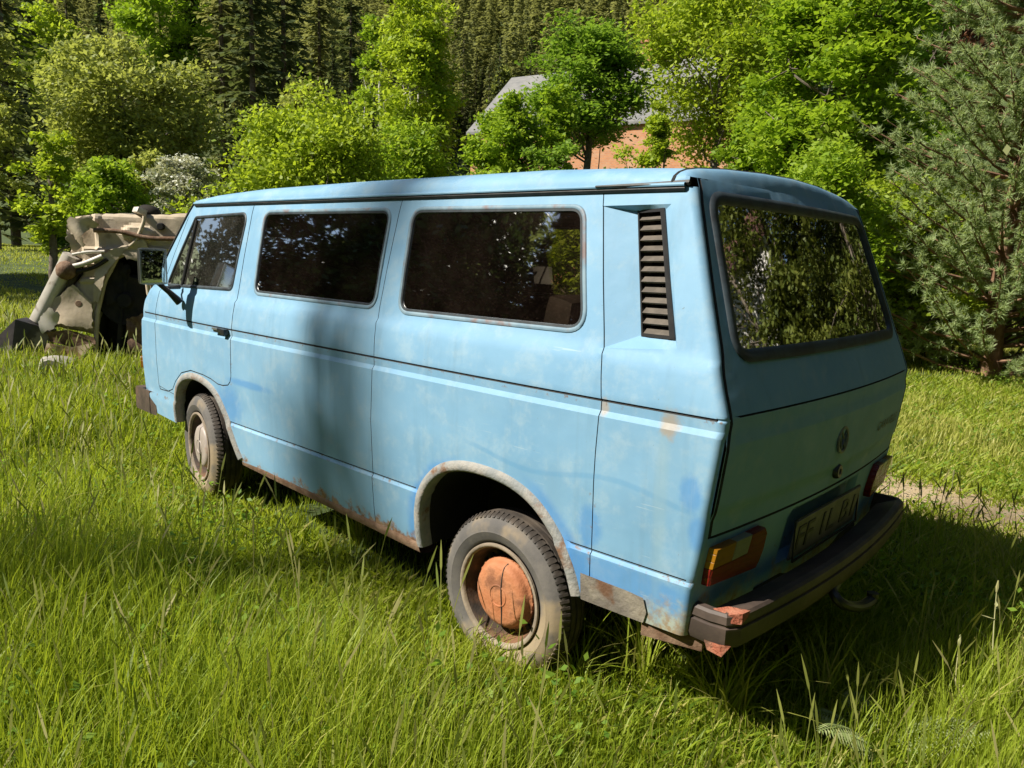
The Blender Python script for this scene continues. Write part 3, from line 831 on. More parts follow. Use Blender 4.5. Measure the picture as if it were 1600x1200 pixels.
# --- tail: bumper, lights, plate, lock, emblem, lettering, hook -----
yb_ = np.concatenate([[.842, .846, .838], np.linspace(.80, -.80, 24), [-.838, -.846, -.842]])
xb_ = np.concatenate([[-.80, -.87, -.92], -.945 - .055 * (1 - (np.linspace(.80, -.80, 24) / .80) ** 2), [-.92, -.87, -.80]])
nrm = np.stack([np.gradient(yb_), -np.gradient(xb_)], 1); nrm /= np.linalg.norm(nrm, axis=1)[:, None]
if nrm[13, 0] > 0: nrm = -nrm
prof = [(-.105, .452), (-.02, .486), (.0, .484), (.008, .476), (.010, .452), (.003, .449), (.003, .441), (.010, .438), (.008, .392), (.0, .374), (-.02, .368), (-.03, .375), (-.03, .445), (-.105, .438)]
Q = np.array([[(xb_[i] + nrm[i, 0] * a, yb_[i] + nrm[i, 1] * a, h) for a, h in prof] for i in range(len(yb_))])
for i in list(range(3)) + list(range(len(yb_) - 3, len(yb_))):
    for j, (a, h) in enumerate(prof):
        if a < -.05: Q[i, j] = (xb_[i] + nrm[i, 0] * -.03, yb_[i] + nrm[i, 1] * -.03, h)
bumper = Geo().grid(Q, 0, close_v=True).build('rear_bumper', BUMPER, van, sharp=25)
# rusted-through corner of the bumper
g = Geo()
tri = np.array([(-.868, .851, .488), (-.925, .845, .484), (-.958, .806, .489), (-.966, .755, .490), (-.90, .79, .491), (-.935, .843, .456), (-.960, .812, .452), (-.966, .78, .470)])
tri = tri.mean(0) + (tri - tri.mean(0)) * np.array([.9, .72, .9])
g.add(tri, [(0, 1, 4), (1, 2, 4), (4, 2, 3), (1, 5, 6, 2), (0, 5, 1), (2, 6, 7), (2, 7, 3)])
g.build('rusted_corner', REDRUST, bumper, smooth=False)
g = Geo(); g.add(np.array([(-.86, .852, .385), (-.91, .852, .388), (-.938, .830, .385), (-.92, .850, .350), (-.87, .848, .354), (-.89, .80, .356)]), [(0, 1, 3, 4), (1, 2, 3), (4, 3, 5), (3, 2, 5)]); g.build('bent_corner_flap', REDRUST, bumper, smooth=False)
g = Geo(); g.tube([(-.90, .80, .40), (-.80, .84, .42), (-.70, .80, .40)], .012, 6); g.box((-.74, .83, .345), (.20, .03, .045), Matrix.Rotation(.25, 3, 'Z'), .006); g.build('bumper_bracket', RUSTM, bumper)

def light_patch(y0, y1, z0, z1, d=.020, s=1, cut=0.0):
    n = 8; Q = []
    for i in range(n + 1):
        y = y0 + (y1 - y0) * i / n; Q.append([(rearx(y, z0) - d, y, z0), (rearx(y, z1) - d, y, z1)])
    return np.array(Q)
for s in (1, -1):
    lt = empty('tail_light', (0, 0, 0)); lt.parent = van
    def lens(name, poly, mat, d0=.022):
        n = len(poly); P2 = np.array(poly, float); P2[:, 0] *= s
        f = np.stack([rearx(P2[:, 0], P2[:, 1]) - d0, P2[:, 0], P2[:, 1]], 1); b = f.copy(); b[:, 0] += .05
        fi = f.copy(); cc = f.mean(0); fi = cc + (f - cc) * .97; fi[:, 0] = f[:, 0] - .006
        F = [tuple(range(2 * n, 3 * n))] + [(i, (i + 1) % n, (i + 1) % n + n, i + n) for i in range(n)] + [(i + 2 * n, (i + 1) % n + 2 * n, (i + 1) % n, i) for i in range(n)]
        Geo().add(np.vstack([f, b, fi]), F).build(name, mat, lt, sharp=40)
    lens('amber_lens', [(.838, .605), (.838, .672), (.735, .676), (.735, .608)], AMBER)
    lens('clear_lens', [(.733, .608), (.733, .676), (.645, .679), (.645, .612)], CLEARL)
    lens('red_lens', [(.830, .545), (.838, .603), (.735, .606), (.643, .610), (.643, .680), (.565, .683), (.545, .66), (.538, .60), (.545, .555), (.56, .535)], REDL)
pl = Geo(); pz0, pz1, py0, py1 = .500, .650, .335, -.305
yc = np.linspace(py0, py1, 14)
pf = np.array([[(rearx(y, z) - .004, y, z) for z in (pz0, pz1)] for y in yc])
xm = min(rearx(0, .5), rearx(0, .65)) - .012
pl.box((xm, .015, .575), (.006, .64, .150), Matrix.Rotation(-.14, 3, 'Y'), .002, 0)
plate = pl.build('number_plate', PLATE, van, smooth=False)
def text_obj(body_txt, name, size, depth, mat, parent, M4, width=None, conform=None):
    cu = bpy.data.curves.new(name, 'FONT'); cu.body = body_txt; cu.size = size; cu.extrude = depth; cu.align_x = 'CENTER'; cu.align_y = 'CENTER'
    o = bpy.data.objects.new(name, cu); COL.objects.link(o)
    bpy.context.view_layer.update()
    dg = bpy.context.evaluated_depsgraph_get(); me = bpy.data.meshes.new_from_object(o.evaluated_get(dg))
    bpy.data.objects.remove(o); 
    co = np.array([v.co[:] for v in me.vertices]); 
    if width: 
        k = width / (co[:, 0].max() - co[:, 0].min()); me.transform(Matrix.Diagonal((k, 1, 1, 1)))
    me.transform(M4)
    if conform is not None:
        for v in me.vertices: v.co.x = conform(v.co.y, v.co.z) - (M4.translation.x - v.co.x) * 0 - .003
    me.materials.clear(); me.materials.append(mat)
    o = bpy.data.objects.new(name, me); COL.objects.link(o); o.parent = parent; return o
# text frame: local x -> -y world (read from behind), local y -> up, local z -> -x
def tail_frame(x, y, z, tilt=0.0):
    return Matrix.Translation((x, y, z)) @ Matrix.Rotation(tilt, 4, 'Y') @ Matrix(((0, 0, -1, 0), (-1, 0, 0, 0), (0, 1, 0, 0), (0, 0, 0, 1)))
text_obj('FF 1L B1', 'plate_lettering', .135, .0015, PLETTER, plate, tail_frame(xm - .0045, .015, .573, -.14), .56)
g = Geo()
for (y0, y1, z0, z1) in ((.33, -.30, .646, .652), (.33, -.30, .498, .504), (.335, .328, .498, .652), (-.298, -.305, .498, .652)):
    g.box((xm - .006, (y0 + y1) / 2, (z0 + z1) / 2), (.006, abs(y0 - y1), abs(z0 - z1)), None, 0)
g.build('plate_frame', BLACKP, plate, smooth=False)
def txz(y, z): return rear_surf(np.array([[y, z]]), False)[0]
g = Geo(); g.lathe([(.0, .012), (.010, .012), (.012, .018), (.024, .018), (.028, .012), (.030, 0)], 24)
def to_tail(y, z, tilt=.06):
    x = txz(y, z)
    def f(V): return np.stack([x - V[:, 1], y + V[:, 0], z + V[:, 2]], 1)
    return f
g.build('tailgate_lock', [BLACKP], tailgate, fn=to_tail(-.012, .765))
g = Geo(); g.lathe([(.040, 0), (.040, .006), (.046, .008), (.052, .006), (.052, 0)], 40)
for pts in ([(-.022, .036), (.0, .004), (.022, .036)], [(-.034, .014), (-.018, -.030), (0, .0), (.018, -.030), (.034, .014)]):
    g.tube([(a, .004, b) for a, b in pts], .0042, 6)
g.build('round_emblem', CHROMED, tailgate, fn=to_tail(.02, .895))
text_obj('CARAVELLE', 'badge_lettering', .055, .003, BLACKP, tailgate, tail_frame(0, -.60, .872), .34, txz)
def on_x(px, py, X):
    v = CD + CR * (px - 800) / FPX - CU * (py - 600) / FPX; return CAM + v * (X - CAM[0]) / v[0]
g = Geo(); hk = [(-.70, float(on_x(1300, 900, -.95)[1]), .33)] + [tuple(on_x(*q)) for q in ((1299, 905, -.95), (1301, 924, -1.0), (1316, 943, -1.04), (1342, 948, -1.06), (1361, 938, -1.07), (1364, 926, -1.07))]
g.tube(catmull(hk, 5), np.linspace(.016, .022, 31), 10)
g.build('tow_hook', BLACKP, van)
g = Geo()
g.tube([(-.30, .42, .28), (-.62, .44, .26), (-.86, .40, .28)], .026, 10); g.box((-.35, .0, .26), (.35, .7, .18), None, .05); g.build('exhaust_silencer', DARK, van)

# --- side trim: corner panel, sill, handle, mirror ------------------
for s in (1, -1):
    P2 = np.array([(-.415, .372), (-.415, .470), (-.56, .468), (-.66, .462), (-.672, .415), (-.66, .374)])
    V, F = triangulate(resample(P2, .03), step=.03); P3 = np.stack([V[:, 0], s * (Yside(V[:, 0], V[:, 1]) + .004 + .004 * vnoise(V[:, 0], V[:, 1], .05, 4)), V[:, 1]], 1)
    mesh_obj('corner_patch', P3, F[:, ::-1] if s > 0 else F, PATCH, van, True)
    g = Geo(); xs_ = np.linspace(.43, 1.92, 30)
    Q = np.array([[(x, s * (Yside(x, .33) + a), .30 + .035 * (x - .43) + b) for a, b in ((.0, .022), (.005, .014), (.004, .0), (-.004, -.02), (-.05, -.035), (-.12, -.03))] for x in xs_])
    g.grid(Q, flip=s < 0); g.build('rusty_sill', RUSTM, van, sharp=50)
    g = Geo(); g.box((2.055, s * (Yside(2.055, 1.06) + .012), 1.060), (.135, .022, .026), None, .008, 0); g.box((2.005, s * (Yside(2.0, 1.06) + .018), 1.056), (.045, .030, .034), None, .010, 0)
    g.box((2.10, s * (Yside(2.1, 1.06) + .024), 1.066), (.060, .006, .012), None, .003, 1); g.build('door_handle', [BLACKP, CHROME], doors[s])  # thin bright strip drawn for the highlight on the handle
    mr = empty('side_mirror', (0, 0, 0)); mr.parent = van
    cm = np.array([2.57, s * 1.055, 1.382]); rot = Matrix.Rotation(R_(-14) * s, 3, 'Z')
    g = Geo(); g.box(cm, (.070, .150, .205), rot, .026); g.build('mirror_housing', BLACKP, mr)
    fw = np.array(rot @ Vector((1, 0, 0)))
    g = Geo(); g.box(cm - fw * .034, (.012, .125, .178), rot, .005); g.build('mirror_glass', MIRROR, mr)
    g = Geo(); g.box(cm - fw * .0335, (.008, .140, .194), rot, .003); g.build('mirror_rim', CHROME, mr)
    g = Geo(); g.tube([(2.60, s * 1.03, 1.30), (2.585, s * .96, 1.235), (2.575, s * .905, 1.175)], [.013, .016, .024], 8)
    g.tube([(2.61, s * .99, 1.26), (2.63, s * .93, 1.258), (2.64, s * .875, 1.262)], [.010, .010, .014], 8); g.build('mirror_arm', BLACKP, mr)
# front
g = Geo(); ybf = np.linspace(.86, -.86, 30); xbf = 3.47 - .10 * (ybf / .86) ** 2; xbf[0] = 3.15; xbf[-1] = 3.15; ybf[0] = .87; ybf[-1] = -.87; ybf[1] = .865; ybf[-2] = -.865
Q = np.array([[(xbf[i] + a, ybf[i] * (1 + a * .02), h) for a, h in ((-.09, .56), (.0, .56), (.012, .54), (.012, .43), (0, .41), (-.09, .41))] for i in range(30)])
g.grid(Q, 0, close_v=True); g.build('front_bumper', BUMPER, van, sharp=45)
for s in (1, -1):
    g = Geo(); g.lathe([(0, .03), (.05, .028), (.085, .015), (.095, 0), (.10, -.03)], 32)
    g.build('headlight', CLIGHT, van, fn=lambda V, s=s: np.stack([frontx(.58, .93) + V[:, 1], s * .58 + V[:, 0], .93 + V[:, 2]], 1))
    g = Geo(); g.box((3.335, s * .775, .725), (.06, .13, .085), Matrix.Rotation(s * -.75, 3, 'Z'), .015); g.build('turn_signal', AMBER, van)
g = Geo()
for k in range(5): g.box((frontx(0, .9) + .01, 0, .84 + k * .045), (.02, .92, .018), None, .004)
g.box((frontx(0, .9) - .004, 0, .93), (.02, .96, .25), None, .004); g.build('front_grille', BLACKP, van)

# --- interior -------------------------------------------------------
g = Geo(); g.box((1.15, 0, .44), (3.6, .98, .03)); g.box((1.18, 0, .44), (1.38, 1.60, .028)); g.box((1.10, 0, .37), (3.9, .96, .12)); g.build('floor_pan', DARK, van)
for s in (1, -1):       # inner lining with the same window openings
    out = np.array([(-.60, .77), (2.9, .77), (2.93, 1.2), (2.57, 1.765), (-.50, 1.765)])
    gr = lambda W: W.mean(0) + (W - W.mean(0)) * np.array([1.0, 1.0])
    V, F = triangulate(resample(out, .1), [gr(W_MID), gr(W_REAR), gr(W_DOOR)], step=.12)
    mesh_obj('interior_lining', np.stack([V[:, 0], s * (Yside(V[:, 0], V[:, 1]) - .05), V[:, 1]], 1), F, TRIM, van)
V, F = triangulate(resample(np.array([(-.74, .6), (.74, .6), (.72, 1.2), (.64, 1.75), (-.64, 1.75), (-.72, 1.2)]), .1), [RW], step=.12)
mesh_obj('tailgate_lining', np.stack([rearx(V[:, 0], V[:, 1]) + .05, V[:, 0], V[:, 1]], 1), F, TRIM, tailgate)
g = Geo().grid(np.stack([P[4:-8, 1:-1, 0], P[4:-8, 1:-1, 1] * .96, P[4:-8, 1:-1, 2] - .025], -1)); g.build('headlining', TRIM, van)
g = Geo(); g.box((-.28, 0, .92), (.80, 1.46, .30), None, .03); g.build('engine_deck', TRIM, van)
def make_seat(x, y, w=.46, zb=.78, zt=1.36):
    r = empty('seat', (0, 0, 0)); r.parent = van
    g = Geo(); g.box((x + .22, y, zb), (.50, w, .16), None, .05); g.box((x, y, zb - .22), (.4, w * .38, .3), None, .03); g.build('seat_cushion', SEATM, r)
    g = Geo(); g.box((x - .06, y, (zb + zt) / 2 + .02), (.13, w, zt - zb), Matrix.Rotation(-.14, 3, 'Y'), .05); g.build('backrest', SEATM, r)
    g = Geo(); zc = zt + .15
    for pts in ([(0, -.13), (0, .13)],):
        pass
    # padded loop headrest with an opening in the middle
    loop = round_poly([(-.125, -.10), (.125, -.10), (.105, .10), (-.105, .10)], .05, 5)
    n = len(loop); Lp = np.array([(x - .125, y + a, zc + b) for a, b in loop]); Lp = np.vstack([Lp, Lp[:2]])
    g.tube(Lp, .040, 8, cap=False); g.tube([(x - .115, y - .07, zt - .05), (x - .12, y - .07, zc - .08)], .01, 6); g.tube([(x - .115, y + .07, zt - .05), (x - .12, y + .07, zc - .08)], .01, 6)
    g.build('headrest', SEATM, r)
    return r
make_seat(2.12, .40); make_seat(2.12, -.40)
make_seat(1.05, .50, .44, .80, 1.34); make_seat(1.05, .02, .44, .80, 1.34)
g = Geo(); g.box((.10, 0, .86), (.46, 1.4, .16), None, .05); g.box((-.06, 0, 1.12), (.13, 1.4, .52), Matrix.Rotation(-.18, 3, 'Y'), .05); g.build('bench_seat', SEATM, van)
g = Geo(); ck = np.linspace(-.36, .34, 60)
Q = np.array([[(x, -(Yside(x, z) - .075) + .012 * math.sin(x * 75), z) for z in np.linspace(1.24, 1.70, 10)] for x in ck]); g.grid(Q); g.build('curtain', CURTAIN, van)
g = Geo(); g.box((2.95, 0, 1.08), (.32, 1.44, .24), None, .06); g.build('dashboard', BLACKP, van)
g = Geo(); a = np.linspace(0, 2 * np.pi, 33)
tl = R_(40); cs = np.array([2.66, .40, 1.20])
cir = np.stack([cs[0] + .20 * np.sin(a) * math.sin(tl), cs[1] + .20 * np.cos(a), cs[2] + .20 * np.sin(a) * math.cos(tl) * -1 * -1], 1)
g.tube(cir, .013, 8, cap=False); g.tube([cs, cs + np.array([.28, 0, -.22])], .022, 8); g.tube([cs + [0, .19, 0], cs + [0, -.19, 0]], .014, 6); g.build('steering_wheel', BLACKP, van)

# ================================================================== WRECKED CAR
def prep_wreck():
    W0 = at(150, 562, 9.3); n = np.array([-DH[0], -DH[1], 0.0]); rot = Matrix.Rotation(R_(10), 3, 'Z'); n = np.array(rot @ Vector(n))
    a = np.array([n[1], -n[0], 0.0]) * -1.0
    if a @ CR < 0: a = -a
    return W0, n, a
W0, WN, WA = prep_wreck()
W0[2] = float(gz(W0[0], W0[1]))
def wpl(px, py, out=0.0):
    """wreck-frame (along, up) of a photo pixel on the underbody plane"""
    v = CD + CR * (px - 800) / FPX - CU * (py - 600) / FPX
    t = ((W0 + WN * out - CAM) @ WN) / (v @ WN); q = CAM + t * v - W0
    return np.array([q @ WA, q[2]])
def w3(ab, out):
    ab = np.atleast_2d(ab); return W0 + ab[:, :1] * WA + np.array([0, 0, 1.0]) * ab[:, 1:2] + WN * np.broadcast_to(out, (len(ab),))[:, None]
DUST = mat_mottled('dusty_underseal', (.44, .36, .26), (.58, .49, .37), 3.5, .9, bump=.4, c=(.24, .18, .13), cscale=2.2, cth=(.56, .68))
PALEM = mat_mottled('pale_bumper', (.52, .47, .40), (.62, .58, .52), 5, .45, c=(.25, .20, .15), cscale=4, cth=(.6, .7))
def build_wreck():
    root = empty('wrecked_car', tuple(W0)); tag(root, 'overturned wrecked car lying on its side showing a dusty tan underbody beyond the van', 'wrecked car')
    def L(V): return np.asarray(V) - W0
    px = [(116, 338), (150, 334), (292, 333), (420, 338), (540, 350), (545, 540), (400, 560), (246, 556), (236, 480), (228, 420), (208, 391), (184, 402), (164, 440), (153, 490), (150, 524), (80, 510), (98, 470), (126, 428), (122, 405), (108, 396), (112, 370)]
    out = np.array([wpl(*p) for p in px]); O = resample(out, .08); _r = np.random.default_rng(4); O = O + _r.normal(size=O.shape) * .005; O[:, 0] += .05 * (vnoise(O[:, 1] * 1.0, O[:, 0], .18, 9) - .5)
    V, F = triangulate(O, step=.03)
    d = dist_line(V, np.vstack([O, O[:1]])); edge = np.clip(d / .07, 0, 1)
    X_, Z_ = V[:, 0], V[:, 1]
    rel = .06 * (vnoise(X_, Z_, .75, 2) - .5) + .008 * (vnoise(X_, Z_, .11, 8) - .5) - .06 * (1 - edge) ** 2
    for bb, hh in ((1.02, .035), (1.20, .035), (1.38, .03), (.52, .03)):          # pressed ribs of the floor
        rel = rel + hh * np.clip(1.6 - np.abs(Z_ - bb - .05 * X_) / .022, 0, 1) * (X_ > -.35 + .2 * bb)
    rel = rel + .05 * np.clip(1.5 - np.abs(X_ - wpl(176, 360)[0] + .1 * Z_) / .035, 0, 1) * (Z_ > .95)
    tc = wpl(216, 365); rel = rel + .07 * np.clip(4 - 4 * np.hypot((X_ - tc[0]) / .21, (Z_ - tc[1]) / .11), 0, 1)
    V, F, rel = V, F, rel
    mesh_obj('underbody', L(w3(V, rel)), F, DUST, root, True, sharp=18)
    # body shell behind the floor
    c = O.mean(0); rows = []
    for dep, k, lift_ in ((.055, 1.0, 0), (.30, 1.01, 0), (.62, .99, 0), (.80, .95, 0), (1.15, .80, 0), (1.32, .70, 0)):
        q = c + (O - c) * k; q[:, 1] = np.maximum(q[:, 1], .02); rows.append(L(w3(q, -dep)))
    g = Geo().grid(np.stack(rows, 1), close_u=True); n = len(O)
    shell = mat_mottled('wreck_paint', (.30, .27, .23), (.38, .35, .30), 3, .5, c=(.18, .10, .06), cscale=4)
    g.build('body_shell', shell, root, sharp=50)
    # wheel arch cavity and the bare drum inside
    ar = np.array([wpl(*p) for p in [(246, 560), (236, 480), (228, 420), (208, 391), (184, 402), (164, 440), (153, 490), (150, 560)]])
    A = resample(ar, .06, False); g = Geo().grid(np.stack([L(w3(A, -.02)), L(w3(A, -.42))], 1)); wv = L(w3(A, -.40)); g.add(wv, [tuple(range(len(wv)))])
    g.build('wheel_arch', DARK, root, sharp=50)
    hc = L(w3(wpl(193, 470), -.12))[0]
    def place(V): 
        B = np.stack([WA, WN, np.array([0, 0, 1.0])]); return hc + V @ B
    g = Geo(); g.lathe([(0, .10), (.08, .10), (.10, .04), (.22, .03), (.30, .05), (.32, .0), (.32, -.12), (0, -.12)], 40); g.build('wheel', TYRE if False else DARK, root, fn=place)
    # pale bumper, joint, tubes
    g = Geo(); b0, b1 = wpl(112, 400), wpl(60, 503); t = np.linspace(0, 1, 8)[:, None]; pth = b0 + (b1 - b0) * t
    dirv = (b1 - b0) / np.linalg.norm(b1 - b0); nn = np.array([-dirv[1], dirv[0]])
    prof = [(-.09, -.14), (-.105, -.02), (-.09, .05), (-.03, .075), (.04, .07), (.075, .03), (.085, -.14)]
    Q = np.array([[L(w3(p + nn * a, .0 + o))[0] for a, o in prof] for p in pth]); g.grid(Q, 0, close_v=True)
    k = len(prof); g.f.append(tuple(range(k))); g.m.append(0); g.f.append(tuple(range(7 * k, 8 * k))); g.m.append(0)
    bo = g.build('bumper', PALEM, root, sharp=45)
    g = Geo(); sh = .165
    Q = np.array([[L(w3(p - nn * -1 * (sh * s_) , o))[0] for s_, o in ((.55, -.10), (.60, .03), (.95, .02), (1.0, -.12))] for p in pth]); g.grid(Q, 0); g.build('bumper_strip', BUMPER, bo, sharp=45)
    def tube(name, pts, r, mat, out=.08):
        g = Geo(); P_ = catmull([L(w3(wpl(*p), out))[0] for p in pts], 6); g.tube(P_, r, 10); return g.build(name, mat, root, sharp=50)
    tube('suspension_arm', [(108, 418), (135, 412), (165, 400)], .030, PALEM, .10)
    tube('suspension_arm', [(120, 425), (150, 418), (172, 405)], .022, DARK, .09)
    tube('suspension_arm', [(118, 398), (140, 394), (168, 393)], .020, PALEM, .09)
    tube('exhaust_pipe', [(150, 360), (190, 362), (235, 372), (300, 374), (380, 380)], .028, RUSTM, .07)
    tube('torsion_bar', [(205, 385), (215, 375), (226, 350), (228, 338)], .022, DUST, .06)
    g = Geo(); jc = L(w3(wpl(108, 422), .10))[0]; bm = bmesh.new(); bmesh.ops.create_icosphere(bm, subdivisions=2, radius=.11)
    vv = np.array([v.co[:] for v in bm.verts]); vv *= (1 + .25 * (vnoise(vv[:, 0] * 9, vv[:, 2] * 9, 1.0, 3) - .5))[:, None]; g.add(vv + jc, [[v.index for v in f.verts] for f in bm.faces]); bm.free(); g.build('ball_joint', RUSTM, root)
    # torn dark bumper corner on the ground
    g = Geo(); pts = [wpl(*p) for p in [(-40, 572), (-10, 540), (34, 497), (62, 506), (82, 516), (84, 530), (66, 552), (40, 560), (10, 556), (-25, 590)]]
    f = L(w3(np.array(pts), .12 + .05 * np.sin(np.arange(10)))); b = L(w3(np.array(pts), -.12)); n = len(pts)
    cc = f.mean(0) + WN * .06; g.add(np.vstack([f, b, [cc]]), [(i, (i + 1) % n, 2 * n) for i in range(n)] + [(i + n, (i + 1) % n + n, (i + 1) % n, i) for i in range(n)])
    g.build('torn_bumper_corner', mat_mottled('torn_plastic', (.03, .026, .03), (.06, .05, .055), 8, .5, c=(.22, .19, .19), cscale=3, cth=(.55, .62)), root, smooth=False)
    # folded rusty valance
    for nm, pl_, mt, o_ in (('valance', [(78, 518), (110, 514), (150, 526), (154, 536), (120, 542), (84, 532)], RUSTM, .10), ('folded_panel', [(82, 534), (120, 540), (152, 534), (140, 552), (132, 570), (96, 570), (78, 552)], mat_mottled('tan_panel', (.40, .30, .20), (.46, .36, .25), 4, .8, c=(.22, .12, .06), cscale=5, cth=(.5, .6)), .16)):
        P2 = resample(np.array([wpl(*p) for p in pl_]), .04); V, F = triangulate(P2, step=.035)
        r1 = o_ + .06 * (vnoise(V[:, 0], V[:, 1], .16, 6) - .5); f = L(w3(V, r1)); mesh_obj(nm, np.vstack([f, f - WN * .02]), [F, F[:, ::-1] + len(f)], mt, root, True, sharp=40)
    # torn sheets hanging round the arch and the sill
    rr_ = np.random.default_rng(8)
    for nm, pl_, o_ in (('torn_wing', [(150, 404), (186, 388), (206, 384), (188, 402), (168, 430), (158, 470), (148, 470), (152, 430)], .09), ('torn_wing', [(84, 470), (118, 444), (146, 470), (148, 512), (112, 508), (80, 503)], .07)):
        P2 = resample(np.array([wpl(*p) for p in pl_]), .035); P2 = P2 + rr_.normal(size=P2.shape) * .006; V, F = triangulate(P2, step=.03)
        r1 = o_ + .05 * (vnoise(V[:, 0], V[:, 1], .25, int(rr_.integers(1, 99))) - .5); f = L(w3(V, r1)); mesh_obj(nm, np.vstack([f, f - WN * .015]), [F, F[:, ::-1] + len(f)], DUST, root, True, sharp=25)
    g = Geo(); g.tube(L(w3(A + np.array([0, .0]), .02)), .028, 8); g.build('arch_lip', DUST, root, sharp=50)
    for k, p in enumerate(((252, 354), (126, 474))):
        g = Geo(); hc2 = L(w3(wpl(*p), .05))[0]; g.lathe([(0, .02), (.035, .02), (.045, .0), (.045, -.06)], 16)
        g.build('drain_plug', (DARK, RUSTM)[k % 2], root, fn=lambda Q_, h=hc2: h + Q_ @ np.stack([WA, WN, np.array([0, 0, 1.0])]))
    for nm, pl_, mt, o_, am in (('hanging_sheet', [(158, 430), (182, 408), (200, 416), (196, 446), (178, 470), (164, 478)], DARK, -.05, .16), ('hanging_sheet', [(196, 500), (226, 488), (236, 520), (230, 556), (204, 552)], RUSTM, .02, .14), ('bent_panel', [(112, 342), (150, 337), (158, 352), (132, 366), (138, 384), (118, 392), (108, 372)], DUST, .10, .16), ('bent_panel', [(186, 392), (226, 372), (236, 392), (214, 408), (200, 404)], DUST, .07, .14), ('bent_panel', [(66, 500), (86, 478), (100, 490), (92, 512), (74, 518)], PALEM, .15, .14)):
        P2 = resample(np.array([wpl(*p) for p in pl_]), .035); P2 = P2 + rr_.normal(size=P2.shape) * .010; V, F = triangulate(P2, step=.03)
        sd_ = int(rr_.integers(1, 99)); r1 = o_ + am * (np.abs(vnoise(V[:, 0] + V[:, 1] * .6, V[:, 1], .22, sd_) - .5) - .2); f = L(w3(V, r1)); mesh_obj(nm, np.vstack([f, f - WN * .012]), [F, F[:, ::-1] + len(f)], mt, root, True, sharp=22)
    tube('shock_absorber', [(196, 420), (188, 470), (182, 545)], .035, DARK, -.10)
    # hub that stands up at the top edge
    g = Geo(); h0 = L(w3(wpl(226, 332), -.12))[0]
    g.lathe([(0, .07), (.05, .07), (.10, .05), (.14, .03), (.14, -.06), (0, -.06)], 24); g.build('upper_hub', DARK, root, fn=lambda V: h0 + V @ np.stack([WA, WN, np.array([0, 0, 1.0])]) * np.array([1, 1, .7]))
    g = Geo(); g.box(L(w3(wpl(217, 330), -.04))[0], (.16, .12, .07), Matrix.Rotation(.4, 3, 'X'), .02); g.build('brake_calliper', PALEM, root)
build_wreck()

ROCK = mat_mottled('grey_stone', (.26, .24, .20), (.36, .34, .29), 4, .9, bump=.5)
def rock(name, pos, size, seed, label):
    bm = bmesh.new(); bmesh.ops.create_icosphere(bm, subdivisions=3, radius=1)
    v = np.array([q.co[:] for q in bm.verts]); r = np.random.default_rng(seed)
    for _ in range(9):
        d = r.normal(size=3); d /= np.linalg.norm(d); k = r.uniform(.45, .8); h = v @ d; v -= np.clip(h - k, 0, None)[:, None] * d
    v += .05 * (np.stack([vnoise(v[:, 1] * 3 + i * 9, v[:, 2] * 3, 1, seed + i) for i in range(3)], 1) - .5)
    o = mesh_obj(name, v * size, [[q.index for q in f.verts] for f in bm.faces], ROCK, None, True, sharp=35); bm.free()
    o.location = pos; tag(o, label, 'stone')
q = ground_at(88, 590); rock('stone', (q[0], q[1], float(gz(q[0], q[1])) + .08), (.32, .30, .16), 5, 'flat grey stone in the grass below the overturned wreck')

# ================================================================== HOUSE
BRICK = NB('orange_brick')
_b = BRICK.n('ShaderNodeTexBrick'); _s = BRICK.n('ShaderNodeSeparateXYZ'); _c = BRICK.n('ShaderNodeCombineXYZ'); BRICK.l(BRICK.obj(), _s.inputs[0]); BRICK.l(_s.outputs[0], _c.inputs[0]); BRICK.l(_s.outputs[2], _c.inputs[1]); BRICK.l(_c.outputs[0], _b.inputs[0]); _b.inputs['Scale'].default_value = 3.0
_b.inputs['Color1'].default_value = (.54, .23, .10, 1); _b.inputs['Color2'].default_value = (.44, .17, .075, 1); _b.inputs['Mortar'].default_value = (.40, .27, .18, 1); _b.inputs['Mortar Size'].default_value = .03
BRICK.base(BRICK.mix(BRICK.ramp(BRICK.noise(1.2, 5), .45, .7, 0, .5), _b.outputs[0], (.48, .34, .24))); BRICK.set(Roughness=.9); BRICK = BRICK.m
SLATE = NB('grey_shingles')
_w = SLATE.n('ShaderNodeTexBrick'); SLATE.l(SLATE.obj(), _w.inputs[0]); _w.inputs['Scale'].default_value = 2.0; _w.inputs['Color1'].default_value = (.20, .195, .19, 1); _w.inputs['Color2'].default_value = (.15, .15, .15, 1); _w.inputs['Mortar'].default_value = (.15, .15, .15, 1); _w.inputs['Mortar Size'].default_value = .02
SLATE.base(SLATE.mix(SLATE.ramp(SLATE.noise(.8, 5), .4, .7, 0, .6), _w.outputs[0], (.25, .24, .225))); SLATE.set(Roughness=.8); SLATE = SLATE.m
WHITEW = mat_mottled('whitewash', (.70, .67, .62), (.78, .75, .70), 2, .85)
REDROOF = mat_mottled('dark_red_tiles', (.07, .025, .02), (.10, .04, .03), 3, .8)
WOODD = mat_mottled('dark_wood', (.07, .045, .03), (.11, .075, .05), 4, .8)
PANE = NB('window_glass'); PANE.base((.05, .06, .07)); PANE.set(Roughness=.08); PANE = PANE.m
